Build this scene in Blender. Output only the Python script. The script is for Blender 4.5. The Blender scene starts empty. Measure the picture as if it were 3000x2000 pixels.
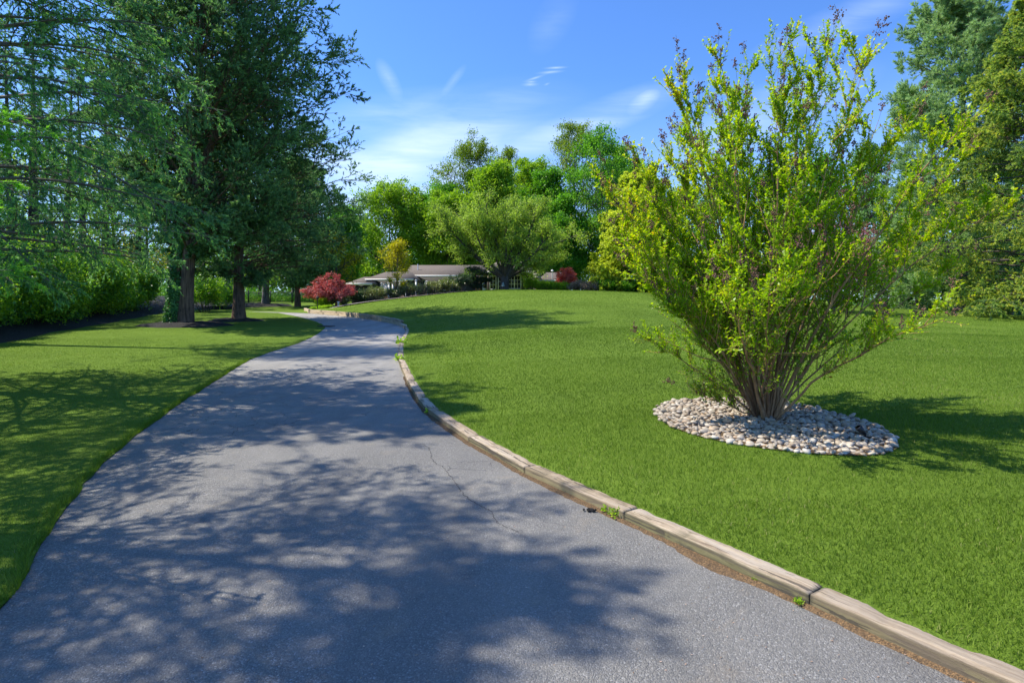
import bpy, math, random
import numpy as np
from mathutils import Vector, Matrix
from mathutils.geometry import delaunay_2d_cdt

# ------------------------------------------------------------------ camera, world, sun
sc = bpy.context.scene
EYE, F, HY = 1.5, 1667.0, 880.0           # eye height (m), focal length and horizon row in 3000x2000 pixels
cd = bpy.data.cameras.new("Camera"); cam = bpy.data.objects.new("Camera", cd)
sc.collection.objects.link(cam); sc.camera = cam
cd.sensor_width = 36; cd.lens = 20.0; cd.shift_y = -0.04
cd.clip_start = 0.05; cd.clip_end = 2000
cam.location = (0, 0, EYE); cam.rotation_euler = (math.radians(90), 0, 0)

SUN_EL = math.radians(55); SX, SY = -1.0, 0.20
_h = math.hypot(SX, SY)
SUN = np.array([SX/_h*math.cos(SUN_EL), SY/_h*math.cos(SUN_EL), math.sin(SUN_EL)])
sd = bpy.data.lights.new("Sun", 'SUN'); sd.energy = 5.0; sd.angle = math.radians(0.53); sd.color = (1.0, 0.93, 0.80)
so = bpy.data.objects.new("Sun", sd); sc.collection.objects.link(so)
so.rotation_euler = Vector(SUN).to_track_quat('Z', 'Y').to_euler(); so.location = (-20, 10, 30)

sc.view_settings.view_transform = 'Standard'; sc.view_settings.look = 'None'
sc.view_settings.exposure = 0.55; sc.view_settings.gamma = 1.0
sc.cycles.max_bounces = 7; sc.cycles.diffuse_bounces = 4; sc.cycles.transmission_bounces = 5
sc.cycles.glossy_bounces = 2; sc.cycles.caustics_reflective = False; sc.cycles.caustics_refractive = False
sc.cycles.use_denoising = True
sc.cycles.sample_clamp_indirect = 6

class G:
    """small node-graph helper"""
    def __init__(s, tree): s.t = tree; s.n = tree.nodes; s.l = tree.links
    def new(s, typ, _out=0, _set=None, **kw):
        nd = s.n.new(typ)
        for k, v in (_set or {}).items(): setattr(nd, k, v)
        for k, v in kw.items():
            k2 = int(k[1:]) if k[0] == '_' else k.replace('_', ' ')
            sock = nd.inputs[k2]
            if isinstance(v, bpy.types.NodeSocket): s.l.new(v, sock)
            else: sock.default_value = v
        return nd
    def math(s, op, a, b=0.0, c=None, clamp=False):
        nd = s.n.new('ShaderNodeMath'); nd.operation = op; nd.use_clamp = clamp
        for i, v in enumerate([a, b] + ([c] if c is not None else [])):
            if isinstance(v, bpy.types.NodeSocket): s.l.new(v, nd.inputs[i])
            else: nd.inputs[i].default_value = v
        return nd.outputs[0]
    def mix(s, fac, a, b, blend='MIX'):
        nd = s.n.new('ShaderNodeMix'); nd.data_type = 'RGBA'; nd.blend_type = blend
        for i, v in ((0, fac), (6, a), (7, b)):
            if isinstance(v, bpy.types.NodeSocket): s.l.new(v, nd.inputs[i])
            else: nd.inputs[i].default_value = (v if i == 0 or len(v) == 4 else (*v, 1))
        return nd.outputs[2]
    def ramp(s, fac, stops, interp='LINEAR'):
        nd = s.n.new('ShaderNodeValToRGB'); cr = nd.color_ramp; cr.interpolation = interp
        while len(cr.elements) < len(stops): cr.elements.new(0.5)
        for e, (p, c) in zip(cr.elements, stops):
            e.position = p; e.color = (*c, 1) if len(c) == 3 else c
        s.l.new(fac, nd.inputs[0]); return nd.outputs[0]
    def noise(s, vec, scale, detail=3, rough=0.55, dist=0.0, out=0):
        nd = s.new('ShaderNodeTexNoise', Scale=scale, Detail=detail, Roughness=rough, Distortion=dist)
        if vec is not None: s.l.new(vec, nd.inputs['Vector'])
        return nd.outputs[out]
    def mapping(s, vec, loc=(0, 0, 0), rot=(0, 0, 0), scale=(1, 1, 1)):
        return s.new('ShaderNodeMapping', Vector=vec, Location=loc, Rotation=rot, Scale=scale).outputs[0]

# sky: Nishita with thin cirrus laid over it
W = bpy.data.worlds.new("World"); sc.world = W; W.use_nodes = True
g = G(W.node_tree); g.n.clear()
sky = g.new('ShaderNodeTexSky', _set=dict(sky_type='NISHITA', sun_disc=False, sun_elevation=SUN_EL,
            sun_rotation=math.atan2(SX, SY), altitude=50, air_density=1.0, dust_density=0.35, ozone_density=3.0))
geo = g.new('ShaderNodeTexCoord')
sep = g.new('ShaderNodeSeparateXYZ', Vector=geo.outputs['Generated'])
den = g.math('MAXIMUM', sep.outputs[1], 0.05)
u = g.math('DIVIDE', sep.outputs[0], den); v = g.math('DIVIDE', sep.outputs[2], den)
uv = g.new('ShaderNodeCombineXYZ', X=u, Y=v, Z=0.0).outputs[0]
def blob(px, py, rx, ry, ang, power=1.0):
    m = g.new('ShaderNodeMapping', _set=dict(vector_type='TEXTURE'), Vector=uv,
              Location=((px-1500)/F, (HY-py)/F, 0), Rotation=(0, 0, math.radians(ang)), Scale=(rx/F, ry/F, 1)).outputs[0]
    ln = g.new('ShaderNodeVectorMath', _set=dict(operation='LENGTH'), _0=m).outputs['Value']
    f = g.math('SUBTRACT', 1.0, ln, clamp=True)
    return g.math('MULTIPLY', g.math('SMOOTH_MIN', f, 1.0, 0.1), power), m
wn = g.noise(g.mapping(uv, rot=(0, 0, math.radians(-28)), scale=(1.6, 6.5, 1)), 1.9, 6, 0.55, 1.3)
wisp = g.math('MULTIPLY', g.math('SUBTRACT', wn, 0.36, clamp=True), 2.2, clamp=True)
fine = g.noise(g.mapping(uv, rot=(0, 0, math.radians(-33)), scale=(2.5, 22, 1)), 3.0, 5, 0.6, 0.6)
total = None
for (px, py, rx, ry, an, pw) in [(1180, 540, 620, 230, 24, 0.75), (1230, 430, 420, 90, 24, 0.5), (1000, 475, 260, 50, -6, 0.9),
                                 (1750, 350, 330, 60, 22, 0.7), (1885, 300, 60, 28, 35, 1.0), (2250, 330, 380, 90, 22, 0.6), (1100, 330, 300, 60, 12, 0.3),
                                 (2480, 60, 330, 60, 22, 0.5), (1140, 235, 28, 75, 28, 0.45), (1330, 235, 60, 16, 52, 0.3), (1280, 560, 260, 45, 42, 0.7),
                                 (1620, 60, 120, 60, 60, 0.2)]:
    b, _ = blob(px, py, rx, ry, an, pw)
    total = b if total is None else g.math('ADD', total, b)
cl = g.math('MULTIPLY', total, g.math('ADD', g.math('MULTIPLY', wisp, 0.8), g.math('MULTIPLY', fine, 0.5)))
for (px, py, rx, ry, an, pw) in [(1628, 199, 46, 6, 3, 1.0), (1612, 212, 54, 7, 5, 1.0), (1570, 228, 50, 6, 18, .9), (1553, 248, 34, 8, 2, .9),
                                 (1602, 247, 14, 5, 20, .7), (1556, 240, 24, 5, 4, .8)]:
    b, _ = blob(px, py, rx, ry, an, pw); cl = g.math('ADD', cl, g.math('MULTIPLY', g.math('MULTIPLY', b, b), g.math('MULTIPLY', fine, 0.95)))
# pale veil low on the horizon
low = g.math('MULTIPLY', g.math('SUBTRACT', 1.0, g.math('DIVIDE', sep.outputs[2], 0.36), clamp=True), 0.56)
cl = g.math('ADD', cl, g.math('POWER', low, 1.25))
cl = g.math('MINIMUM', cl, 0.85)
front = g.math('GREATER_THAN', sep.outputs[1], 0.05)
cl = g.math('MULTIPLY', cl, g.math('ADD', g.math('MULTIPLY', front, 0.75), 0.25))
tint = g.mix(1.0, sky.outputs[0], (0.52, 0.80, 1.22), 'MULTIPLY')
skyc = g.mix(cl, tint, (4.3, 5.3, 6.8))
bg = g.new('ShaderNodeBackground', Color=skyc, Strength=0.145)
g.l.new(bg.outputs[0], g.new('ShaderNodeOutputWorld').inputs[0])

# ------------------------------------------------------------------ numeric helpers
def unit(v): return v / (np.linalg.norm(v, axis=-1, keepdims=True) + 1e-9)
def sstep(a, b, x): t = np.clip((x-a)/(b-a), 0, 1); return t*t*(3-2*t)
def PX(px, py, Y): return ((px-1500)/F*Y, Y, EYE-(py-HY)/F*Y)
def XX(px, Y): return (px-1500)/F*Y
def ZZ(py, Y): return EYE-(py-HY)/F*Y

_gy = np.arange(-60, 460, 0.5)
_gz = np.interp(_gy, [-60, 8, 15, 20, 30, 40, 50, 60, 70, 90, 120, 460], [0, 0, .05, .12, .3, .58, .9, 1.2, 1.45, 1.7, 1.8, 1.8])
_gz = np.convolve(np.pad(_gz, 6, mode='edge'), np.ones(13)/13, 'valid')
def zb(y): return np.interp(y, _gy, _gz)
def hit(px, py, zf):
    lo, hi = 1.0, 90.0
    f = lambda Y: ZZ(py, Y)-float(zf(XX(px, Y), Y))
    for _ in range(50):
        m = (lo+hi)/2
        if f(m) > 0: lo = m
        else: hi = m
    return XX(px, lo), lo
# drive edges (measured in the photograph, turned into ground positions)
right_px = [(2844, 2000), (2368, 1778), (1855, 1540), (1570, 1410), (1290, 1244), (1224, 1180), (1183, 1100), (1166, 1050), (1172, 1005), (1188, 967), (1160, 951), (1097, 938), (1020, 928), (905, 918)]
left_px = [(0, 1786), (128, 1588), (230, 1441), (325, 1339), (497, 1205), (612, 1129), (752, 1046), (867, 1008), (935, 975), (950, 955), (918, 940), (868, 927), (816, 917)]
zbf = lambda x, y: zb(y)
RC = [(6.5, -6.0), (4.6, -2.5), (3.0, 0.3)] + [hit(a, b, zbf) for a, b in right_px]
LC = [(-1.2, -6.0), (-1.4, -2.5), (-1.9, 0.6)] + [hit(a, b, zbf) for a, b in left_px]
def smooth_line(P, n=14):
    P = np.array(P); s = np.r_[0, np.cumsum(np.linalg.norm(np.diff(P, axis=0), axis=1))]
    out = []
    for i in range(len(P)-1):
        p0, p1, p2, p3 = P[max(i-1, 0)], P[i], P[i+1], P[min(i+2, len(P)-1)]
        for t in np.linspace(0, 1, n, endpoint=False):
            d = max(s[i+1]-s[i], 1e-6)
            m1 = (p2-p0)/max(s[i+1]-s[max(i-1, 0)], 1e-6)*d; m2 = (p3-p1)/max(s[min(i+2, len(P)-1)]-s[i], 1e-6)*d
            out.append((2*t**3-3*t**2+1)*p1+(t**3-2*t**2+t)*m1+(-2*t**3+3*t**2)*p2+(t**3-t**2)*m2)
    out.append(P[-1]); return np.array(out)
RS = smooth_line(RC); LS = smooth_line(LC)
_re = np.random.default_rng(31); _j = np.convolve(_re.normal(size=len(LS)), [.3, .4, .3], 'same')*.010*(LS[:, 1] > .5)*np.clip(LS[:, 1]/4, .6, 2); LS[:, 0] += _j
XB = np.vstack([RS, [(-14.2, 44), (-13, 50), (-12, 60), (-12, 160)]])
def xc(y): return np.interp(y, XB[:, 1], XB[:, 0])
def xl(y): return np.interp(y, LS[:, 1], LS[:, 0])
YEND = RS[-1, 1]
# lawn / mulch line on the left
_e = [hit(0, 1008, zbf), hit(166, 972, zbf), hit(485, 915, zbf)]
def xe(y): return np.interp(y, [-10, 8, _e[0][1], _e[1][1], _e[2][1], 60], [-10, -12.5, _e[0][0], _e[1][0], _e[2][0], -29])
def zL(x, y): return zb(y) + 0.62*sstep(0, 4, xe(y)-x)
# right lawn: thin-plate surface through the curb line and the crest seen against the house
CREST = [(935, 909, 40.3), (1000, 898, 42), (1060, 888, 43), (1150, 877, 45), (1280, 862, 47), (1400, 852, 49), (1480, 848.5, 50), (1600, 849.5, 50),
         (1800, 854, 50), (1950, 861, 50), (2150, 873, 50), (2350, 888, 50), (2550, 903, 48), (2700, 911, 46), (2850, 918, 44), (3000, 926, 42)]
wall_i = next(i for i in range(len(RS)) if RS[i, 1] > 26.0)
def curb_h(y): return np.where(y < 26.3, 0.075, np.where(y < 29.5, 0.17, 0.30))
cp = []; 
for i in range(0, len(RS), 5): cp.append((RS[i, 0], RS[i, 1], zb(RS[i, 1])+float(curb_h(RS[i, 1]))))
cp.append((RS[-1, 0], RS[-1, 1], zb(RS[-1, 1])+0.30))
for a, b, Y in CREST: cp.append(PX(a, b, Y))
cp += [(*PX(2245, 1224, 6.5)[:2], 0.165), (3.1, 5.0, 0.135), (3.4, 8.3, 0.20), (5.0, 6.5, 0.2), (4.5, 2.5, 0.12), (9, 3, 0.2), (8, 10, .28), (6, -6, .1), (12, -4, .2), (20, 5, .2),
       (4, 16, .48), (12, 18, .40), (0.5, 16, .42), (22, 25, .28), (10, 32, .95), (-3, 36, 1.4), (1, 42, 2.05), (2, 32, 1.28),
       (40, 30, .1), (40, 50, .2), (28, 60, .7), (15, 62, 1.7), (0, 62, 1.95), (-8, 62, 1.9), (-12, 60, 1.5), (0, 80, 2.0), (-12, 80, 1.7), (25, 80, 1.7), (45, 80, 1.2), (0, 150, 2), (60, 150, 1.8), (-30, 150, 1.8), (80, 20, .2), (80, 80, 1)]
cp = np.array(cp)
def _U(r2): return 0.5*r2*np.log(r2+1e-9)
_n = len(cp); _K = _U(((cp[:, None, :2]-cp[None, :, :2])**2).sum(-1)); _P = np.c_[np.ones(_n), cp[:, :2]]
_A = np.block([[_K+np.eye(_n)*0.6, _P], [_P.T, np.zeros((3, 3))]])
_w = np.linalg.solve(_A, np.r_[cp[:, 2], 0, 0, 0])
def zT(x, y):
    x = np.asarray(x, float); y = np.asarray(y, float); sh = np.broadcast(x, y).shape
    q = np.c_[np.broadcast_to(x, sh).ravel(), np.broadcast_to(y, sh).ravel()]; out = np.empty(len(q))
    for i in range(0, len(q), 40000):
        c = q[i:i+40000]; out[i:i+40000] = _U(((c[:, None]-cp[None, :, :2])**2).sum(-1))@_w[:_n]+_w[_n]+c@_w[_n+1:]
    return out.reshape(sh)
def zR0(x, y):
    d = np.maximum(np.asarray(x)-xc(y), 0); y = np.asarray(y, float)
    near = sstep(0, 1.2, d); base = zb(y)+curb_h(y)-0.012
    return np.where(y < YEND, base*(1-near)+zT(x, y)*near, zT(x, y))
def zR(x, y):
    y = np.asarray(y, float); s = sstep(0, 1, .5+(np.asarray(x)-xc(y))/4.0)
    return np.where(y < YEND+.1, zR0(x, y), s*zR0(x, y)+(1-s)*zL(x, y))
def zLL(x, y):
    y = np.asarray(y, float); s = sstep(0, 1, .5+(np.asarray(x)-xc(y))/4.0)
    return np.where(y < YEND+.1, zL(x, y), s*zR0(x, y)+(1-s)*zL(x, y))
def zAll(x, y): return np.where(np.asarray(x) > xc(y), zR(x, y), zLL(x, y))

# ------------------------------------------------------------------ object helpers
col = sc.collection
def tag(o, label=None, cat=None, group=None, kind=None):
    if label: o["label"] = label
    if cat: o["category"] = cat
    if group: o["group"] = group
    if kind: o["kind"] = kind
    return o
def empty(name, loc, label, cat, group=None, rz=0.0):
    o = bpy.data.objects.new(name, None); col.objects.link(o); o.location = loc; o.rotation_euler = (0, 0, rz)
    o.empty_display_size = 0.2; return tag(o, label, cat, group)
def mesh_np(name, V, faces, mat, parent=None, attr=None, smooth=False, origin=None):
    """faces: list of integer arrays (n,3) or (n,4)"""
    V = np.asarray(V, np.float32)
    if origin is not None: V = V-np.asarray(origin, np.float32)
    me = bpy.data.meshes.new(name)
    faces = [np.asarray(f, np.int32) for f in faces if len(f)]
    me.vertices.add(len(V)); me.vertices.foreach_set('co', V.ravel())
    nl = sum(f.size for f in faces); npoly = sum(len(f) for f in faces)
    me.loops.add(nl); me.loops.foreach_set('vertex_index', np.concatenate([f.ravel() for f in faces]))
    me.polygons.add(npoly)
    sizes = np.concatenate([np.full(len(f), f.shape[1], np.int32) for f in faces])
    me.polygons.foreach_set('loop_start', np.r_[0, np.cumsum(sizes)[:-1]].astype(np.int32))
    if smooth: me.polygons.foreach_set('use_smooth', np.ones(npoly, bool))
    if attr is not None:
        a = me.attributes.new('v', 'FLOAT', 'POINT'); a.data.foreach_set('value', np.asarray(attr, np.float32))
    me.update(calc_edges=True); me.materials.append(mat)
    o = bpy.data.objects.new(name, me); col.objects.link(o)
    if parent is not None: o.parent = parent
    return o

class Acc:
    """collects vertices and faces for one mesh"""
    def __init__(s): s.V = []; s.Q = []; s.T = []; s.A = []; s.n = 0
    def add(s, V, Q=None, T=None, a=None):
        V = np.asarray(V, float).reshape(-1, 3)
        if Q is not None and len(Q): s.Q.append(np.asarray(Q)+s.n)
        if T is not None and len(T): s.T.append(np.asarray(T)+s.n)
        s.V.append(V); s.A.append(np.zeros(len(V)) if a is None else np.broadcast_to(a, (len(V),)) if np.ndim(a) == 0 else np.asarray(a)); s.n += len(V)
    def box(s, x0, x1, y0, y1, z0, z1, a=None):
        V = [(x, y, z) for x in (x0, x1) for y in (y0, y1) for z in (z0, z1)]
        s.add(V, [(0, 1, 3, 2), (4, 6, 7, 5), (0, 4, 5, 1), (2, 3, 7, 6), (0, 2, 6, 4), (1, 5, 7, 3)], a=a)
    def tube(s, P, R, sides=6, a=None, cap=True):
        """P (B,k,3), R (B,k)"""
        P = np.asarray(P, float); R = np.asarray(R, float)
        if P.ndim == 2: P = P[None]; R = R[None]
        B, k, _ = P.shape
        if B == 0: return
        Tn = np.empty_like(P); Tn[:, 1:-1] = P[:, 2:]-P[:, :-2]; Tn[:, 0] = P[:, 1]-P[:, 0]; Tn[:, -1] = P[:, -1]-P[:, -2]
        Tn = unit(Tn); ref = np.where(np.abs(Tn[:, :1, 2:3]) > 0.9, np.array([1., 0, 0]), np.array([0, 0, 1.]))
        A1 = unit(np.cross(Tn, ref)); A2 = np.cross(Tn, A1)
        th = np.linspace(0, 2*np.pi, sides, endpoint=False)
        V = P[:, :, None]+R[:, :, None, None]*(np.cos(th)[None, None, :, None]*A1[:, :, None]+np.sin(th)[None, None, :, None]*A2[:, :, None])
        idx = np.arange(B*k*sides).reshape(B, k, sides); j2 = np.roll(idx, -1, axis=2)
        Q = np.stack([idx[:, :-1], j2[:, :-1], j2[:, 1:], idx[:, 1:]], -1).reshape(-1, 4)
        s.add(V.reshape(-1, 3), Q, a=a)
        if cap and sides == 4: s.Q.append(idx[:, -1][:, ::1]+s.n-B*k*sides)
    def cards(s, C, D, N, L, Wd, a, wide=0.45, fold=0.0):
        """diamond leaves: base C, axis D, normal N"""
        D = unit(D); S = unit(np.cross(N, D)); Nn = np.cross(D, S)
        L = np.broadcast_to(L, (len(C),))[:, None]; Wd = np.broadcast_to(Wd, (len(C),))[:, None]
        m = C+D*L*wide+Nn*L*fold
        V = np.stack([C, m+S*Wd*.5, C+D*L, m-S*Wd*.5], 1).reshape(-1, 3)
        Q = np.arange(len(V)).reshape(-1, 4); s.add(V, Q, a=np.repeat(np.broadcast_to(a, (len(C),)), 4))
    def spikes(s, C, D, N, L, Wd, a):
        D = unit(D); S = unit(np.cross(N, D)); L = np.broadcast_to(L, (len(C),))[:, None]; Wd = np.broadcast_to(Wd, (len(C),))[:, None]
        V = np.stack([C-S*Wd*.5, C+S*Wd*.5, C+D*L], 1).reshape(-1, 3)
        s.add(V, T=np.arange(len(V)).reshape(-1, 3), a=np.repeat(np.broadcast_to(a, (len(C),)), 3))
    def build(s, name, mat, parent=None, smooth=False, origin=None, attr=True):
        fs = ([np.concatenate(s.Q)] if s.Q else [])+([np.concatenate(s.T)] if s.T else [])
        return mesh_np(name, np.concatenate(s.V), fs, mat, parent, np.concatenate(s.A) if attr else None, smooth, origin)

def grow(r, S, D, L, k, up=0.0, wig=0.08):
    B = len(S); P = np.zeros((B, k, 3)); P[:, 0] = S; d = unit(np.asarray(D, float)); st = (np.broadcast_to(L, (B,))/(k-1))[:, None]
    up = np.broadcast_to(up, (B,))
    for i in range(1, k):
        d = d+r.normal(size=(B, 3))*wig; d[:, 2] += up/(k-1); d = unit(d); P[:, i] = P[:, i-1]+d*st
    return P
def along(P, idx, t):
    k = P.shape[1]; f = t*(k-1); i = np.minimum(f.astype(int), k-2); fr = (f-i)[:, None]
    a, b = P[idx, i], P[idx, i+1]; return a*(1-fr)+b*fr, unit(b-a)
def kids(r, P, n, t0, t1, ang, av=0.15, flat=0.0, even=False):
    B = len(P); idx = np.repeat(np.arange(B), n)
    t = r.uniform(t0, t1, B*n) if not even else np.tile(np.linspace(t0, t1, n), B)+r.normal(size=B*n)*0.3*(t1-t0)/n
    t = np.clip(t, 0, 1); p, tan = along(P, idx, t); q = r.normal(size=(B*n, 3)); q[:, 2] *= (1-flat)
    perp = unit(q-(q*tan).sum(1, keepdims=True)*tan); a = ang+r.normal(size=(B*n, 1))*av
    return p, unit(np.cos(a)*tan+np.sin(a)*perp), t, idx
def rnd_n(r, n, upw): v = r.normal(size=(n, 3)); v[:, 2] = np.abs(v[:, 2])+upw; return unit(v)

# ------------------------------------------------------------------ materials
def new_mat(name):
    m = bpy.data.materials.new(name); m.use_nodes = True; gg = G(m.node_tree); gg.n.clear()
    return m, gg
def finish(gg, shader): gg.l.new(shader, gg.new('ShaderNodeOutputMaterial').inputs[0])
def leaf_mat(name, stops, transl=0.4, rough=0.5, spec=0.3, tcol=(1.15, 1.25, 0.5)):
    m, gg = new_mat(name)
    a = gg.new('ShaderNodeAttribute', _set=dict(attribute_name='v')).outputs['Fac']
    tc = gg.new('ShaderNodeTexCoord').outputs['Object']
    big = gg.noise(tc, 0.55, 2)
    f = gg.math('ADD', a, gg.math('MULTIPLY', gg.math('SUBTRACT', big, 0.5), 0.7), clamp=True)
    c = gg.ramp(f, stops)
    p = gg.new('ShaderNodeBsdfPrincipled', Base_Color=c, Roughness=rough); p.inputs['Specular IOR Level'].default_value = spec
    t = gg.new('ShaderNodeBsdfTranslucent', Color=gg.mix(1.0, c, tcol, 'MULTIPLY'))
    finish(gg, gg.new('ShaderNodeMixShader', _0=transl, _1=p.outputs[0], _2=t.outputs[0]).outputs[0]); return m
def bark_mat(name, c1, c2, scale=6, stretch=0.18, bump=0.6):  # fissured bark
    m, gg = new_mat(name); tc = gg.new('ShaderNodeTexCoord').outputs['Object']
    mp = gg.mapping(tc, scale=(1, 1, stretch)); n1 = gg.noise(mp, scale*2, 5, 0.65, 0.4); n2 = gg.noise(tc, 1.7, 3)
    f = gg.math('ADD', gg.math('MULTIPLY', n1, 0.8), gg.math('MULTIPLY', n2, 0.3))
    c = gg.ramp(f, [(0.40, c1), (0.66, c2)])
    b = gg.new('ShaderNodeBump', Strength=min(bump, 1), Distance=0.06*max(bump, 1), Height=n1)
    finish(gg, gg.new('ShaderNodeBsdfPrincipled', Base_Color=c, Roughness=0.9, Normal=b.outputs[0]).outputs[0]); return m
def plain(name, c, rough=0.6, var=0.12, scale=8, metal=0.0, bump=0.0, spec=0.5):
    m, gg = new_mat(name); tc = gg.new('ShaderNodeTexCoord').outputs['Object']
    n = gg.noise(tc, scale, 4); c1 = tuple(x*(1-var) for x in c); c2 = tuple(min(1, x*(1+var)) for x in c)
    kw = {}
    if bump: kw['Normal'] = gg.new('ShaderNodeBump', Strength=bump, Distance=0.02, Height=n).outputs[0]
    p = gg.new('ShaderNodeBsdfPrincipled', Base_Color=gg.ramp(n, [(0.3, c1), (0.7, c2)]), Roughness=rough, Metallic=metal, **kw)
    p.inputs['Specular IOR Level'].default_value = spec
    finish(gg, p.outputs[0]); return m

def asphalt():
    m, gg = new_mat('asphalt'); tc = gg.new('ShaderNodeTexCoord').outputs['Object']
    vo = gg.new('ShaderNodeTexVoronoi', Vector=tc, Scale=150.0); vcol = gg.new('ShaderNodeSeparateColor', Color=vo.outputs['Color'])
    f1 = gg.noise(tc, 45, 5, 0.7); f2 = gg.noise(tc, 0.45, 5, 0.65, 0.6); f3 = gg.noise(tc, 5, 4, 0.6)
    base = gg.ramp(vcol.outputs[0], [(0.0, (0.137, 0.131, 0.119)), (0.55, (0.214, 0.204, 0.186)), (0.88, (0.285, 0.272, 0.248)), (0.99, (0.44, 0.43, 0.41))])
    base = gg.mix(gg.math('MULTIPLY', f1, 0.5), base, (0.08, 0.08, 0.083))
    base = gg.mix(gg.ramp(f2, [(0.4, (0, 0, 0)), (0.65, (0.55, 0.55, 0.55))]), base, (0.275, 0.262, 0.238))
    # far drive paler: sealed bands, with their sunlit tone put into the colour
    sepc = gg.new('ShaderNodeSeparateXYZ', Vector=tc)
    far = gg.math('MULTIPLY', gg.math('SUBTRACT', gg.math('ADD', sepc.outputs[1], gg.math('MULTIPLY', f2, 3)), 8.5), 0.11, clamp=True)
    base = gg.mix(gg.math('MULTIPLY', far, 0.6), base, (0.42, 0.395, 0.355))
    # sandy specks
    sp = gg.noise(tc, 28, 3, 0.7); sm = gg.noise(tc, 0.8, 3)
    base = gg.mix(gg.ramp(gg.noise(tc, 1.5, 6, 0.7, 1.0), [(0.56, (0, 0, 0)), (0.68, (0.32, 0.32, 0.32))]), base, (0.36, 0.29, 0.20))
    trk = gg.noise(gg.mapping(tc, rot=(0, 0, .35), scale=(1, .12, 1)), 1.6, 4, 0.6)
    base = gg.mix(gg.ramp(trk, [(0.42, (0, 0, 0)), (0.7, (0.45, 0.45, 0.45))]), base, (0.112, 0.109, 0.105))
    stn = gg.noise(tc, 2.2, 5, 0.7, 0.8)
    base = gg.mix(gg.ramp(stn, [(0.60, (0, 0, 0)), (0.72, (0.5, 0.5, 0.5))]), base, (0.06, 0.06, 0.062))
    s = gg.math('MULTIPLY', gg.math('GREATER_THAN', sp, 0.69), gg.math('GREATER_THAN', sm, 0.5))
    base = gg.mix(gg.math('MULTIPLY', s, 0.55), base, (0.36, 0.24, 0.13))
    # crazing cracks
    dn = gg.noise(tc, 3.0, 4, 0.6, 0, 1)
    wp = gg.new('ShaderNodeVectorMath', _set=dict(operation='MULTIPLY_ADD'), _0=dn, _1=(0.22, 0.22, 0.22), _2=tc).outputs[0]
    v1 = gg.new('ShaderNodeTexVoronoi', _set=dict(feature='DISTANCE_TO_EDGE'), Vector=wp, Scale=0.43).outputs[0]
    v2 = gg.new('ShaderNodeTexVoronoi', _set=dict(feature='DISTANCE_TO_EDGE'), Vector=wp, Scale=2.6).outputs[0]
    k1 = gg.math('MULTIPLY', gg.math('LESS_THAN', v1, 0.0015), gg.math('GREATER_THAN', gg.noise(tc, 0.9, 2), 0.57))
    k2 = gg.math('MULTIPLY', gg.math('LESS_THAN', v2, 0.009), gg.math('GREATER_THAN', gg.noise(tc, 0.35, 3), 0.56))
    k = gg.math('MULTIPLY', gg.math('MAXIMUM', k1, k2), gg.math('GREATER_THAN', sepc.outputs[1], 5.0))
    base = gg.mix(gg.math('MULTIPLY', k, 0.75), base, (0.03, 0.03, 0.035))
    h = gg.math('ADD', gg.math('MULTIPLY', vo.outputs['Distance'], -0.5), gg.math('MULTIPLY', f1, 1.2))
    h = gg.math('SUBTRACT', gg.math('ADD', h, gg.math('MULTIPLY', f3, 0.6)), gg.math('MULTIPLY', k, 0.8))
    b = gg.new('ShaderNodeBump', Strength=0.9, Distance=0.012, Height=h)
    finish(gg, gg.new('ShaderNodeBsdfPrincipled', Base_Color=base, Roughness=0.72, Normal=b.outputs[0]).outputs[0]); return m
def lawn_mat():
    m, gg = new_mat('lawn_turf'); tc = gg.new('ShaderNodeTexCoord').outputs['Object']
    a = gg.noise(tc, 0.28, 4, 0.6, 0.3); b = gg.noise(tc, 3.2, 5, 0.65); c = gg.noise(tc, 60, 3, 0.7)
    f = gg.math('ADD', gg.math('ADD', gg.math('MULTIPLY', a, 0.35), gg.math('MULTIPLY', b, 0.35)), gg.math('MULTIPLY', c, 0.5))
    colr = gg.ramp(f, [(0.38, (0.075, 0.125, 0.015)), (0.6, (0.12, 0.195, 0.022)), (0.8, (0.18, 0.265, 0.034))])
    bm = gg.new('ShaderNodeBump', Strength=0.8, Distance=0.03, Height=gg.math('ADD', c, b))
    p = gg.new('ShaderNodeBsdfPrincipled', Base_Color=colr, Roughness=0.95, Normal=bm.outputs[0]); p.inputs['Specular IOR Level'].default_value = 0.1
    finish(gg, p.outputs[0]); return m
def mulch_mat(name, c1, c2, sc_=22, hi=4.0):
    m, gg = new_mat(name); tc = gg.new('ShaderNodeTexCoord').outputs['Object']
    a = gg.new('ShaderNodeTexVoronoi', Vector=gg.mapping(tc, rot=(0, 0, .6), scale=(1, 2.4, 1)), Scale=sc_); b = gg.noise(tc, 14, 5, 0.7)
    ch = gg.new('ShaderNodeSeparateColor', Color=a.outputs['Color']).outputs[0]
    c = gg.ramp(ch, [(0.1, c1), (0.93, c2), (0.99, tuple(min(.9, x*hi) for x in c2))])
    bm = gg.new('ShaderNodeBump', Strength=1.0, Distance=0.05, Height=gg.math('ADD', ch, b))
    finish(gg, gg.new('ShaderNodeBsdfPrincipled', Base_Color=c, Roughness=0.9, Normal=bm.outputs[0]).outputs[0]); return m
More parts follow.
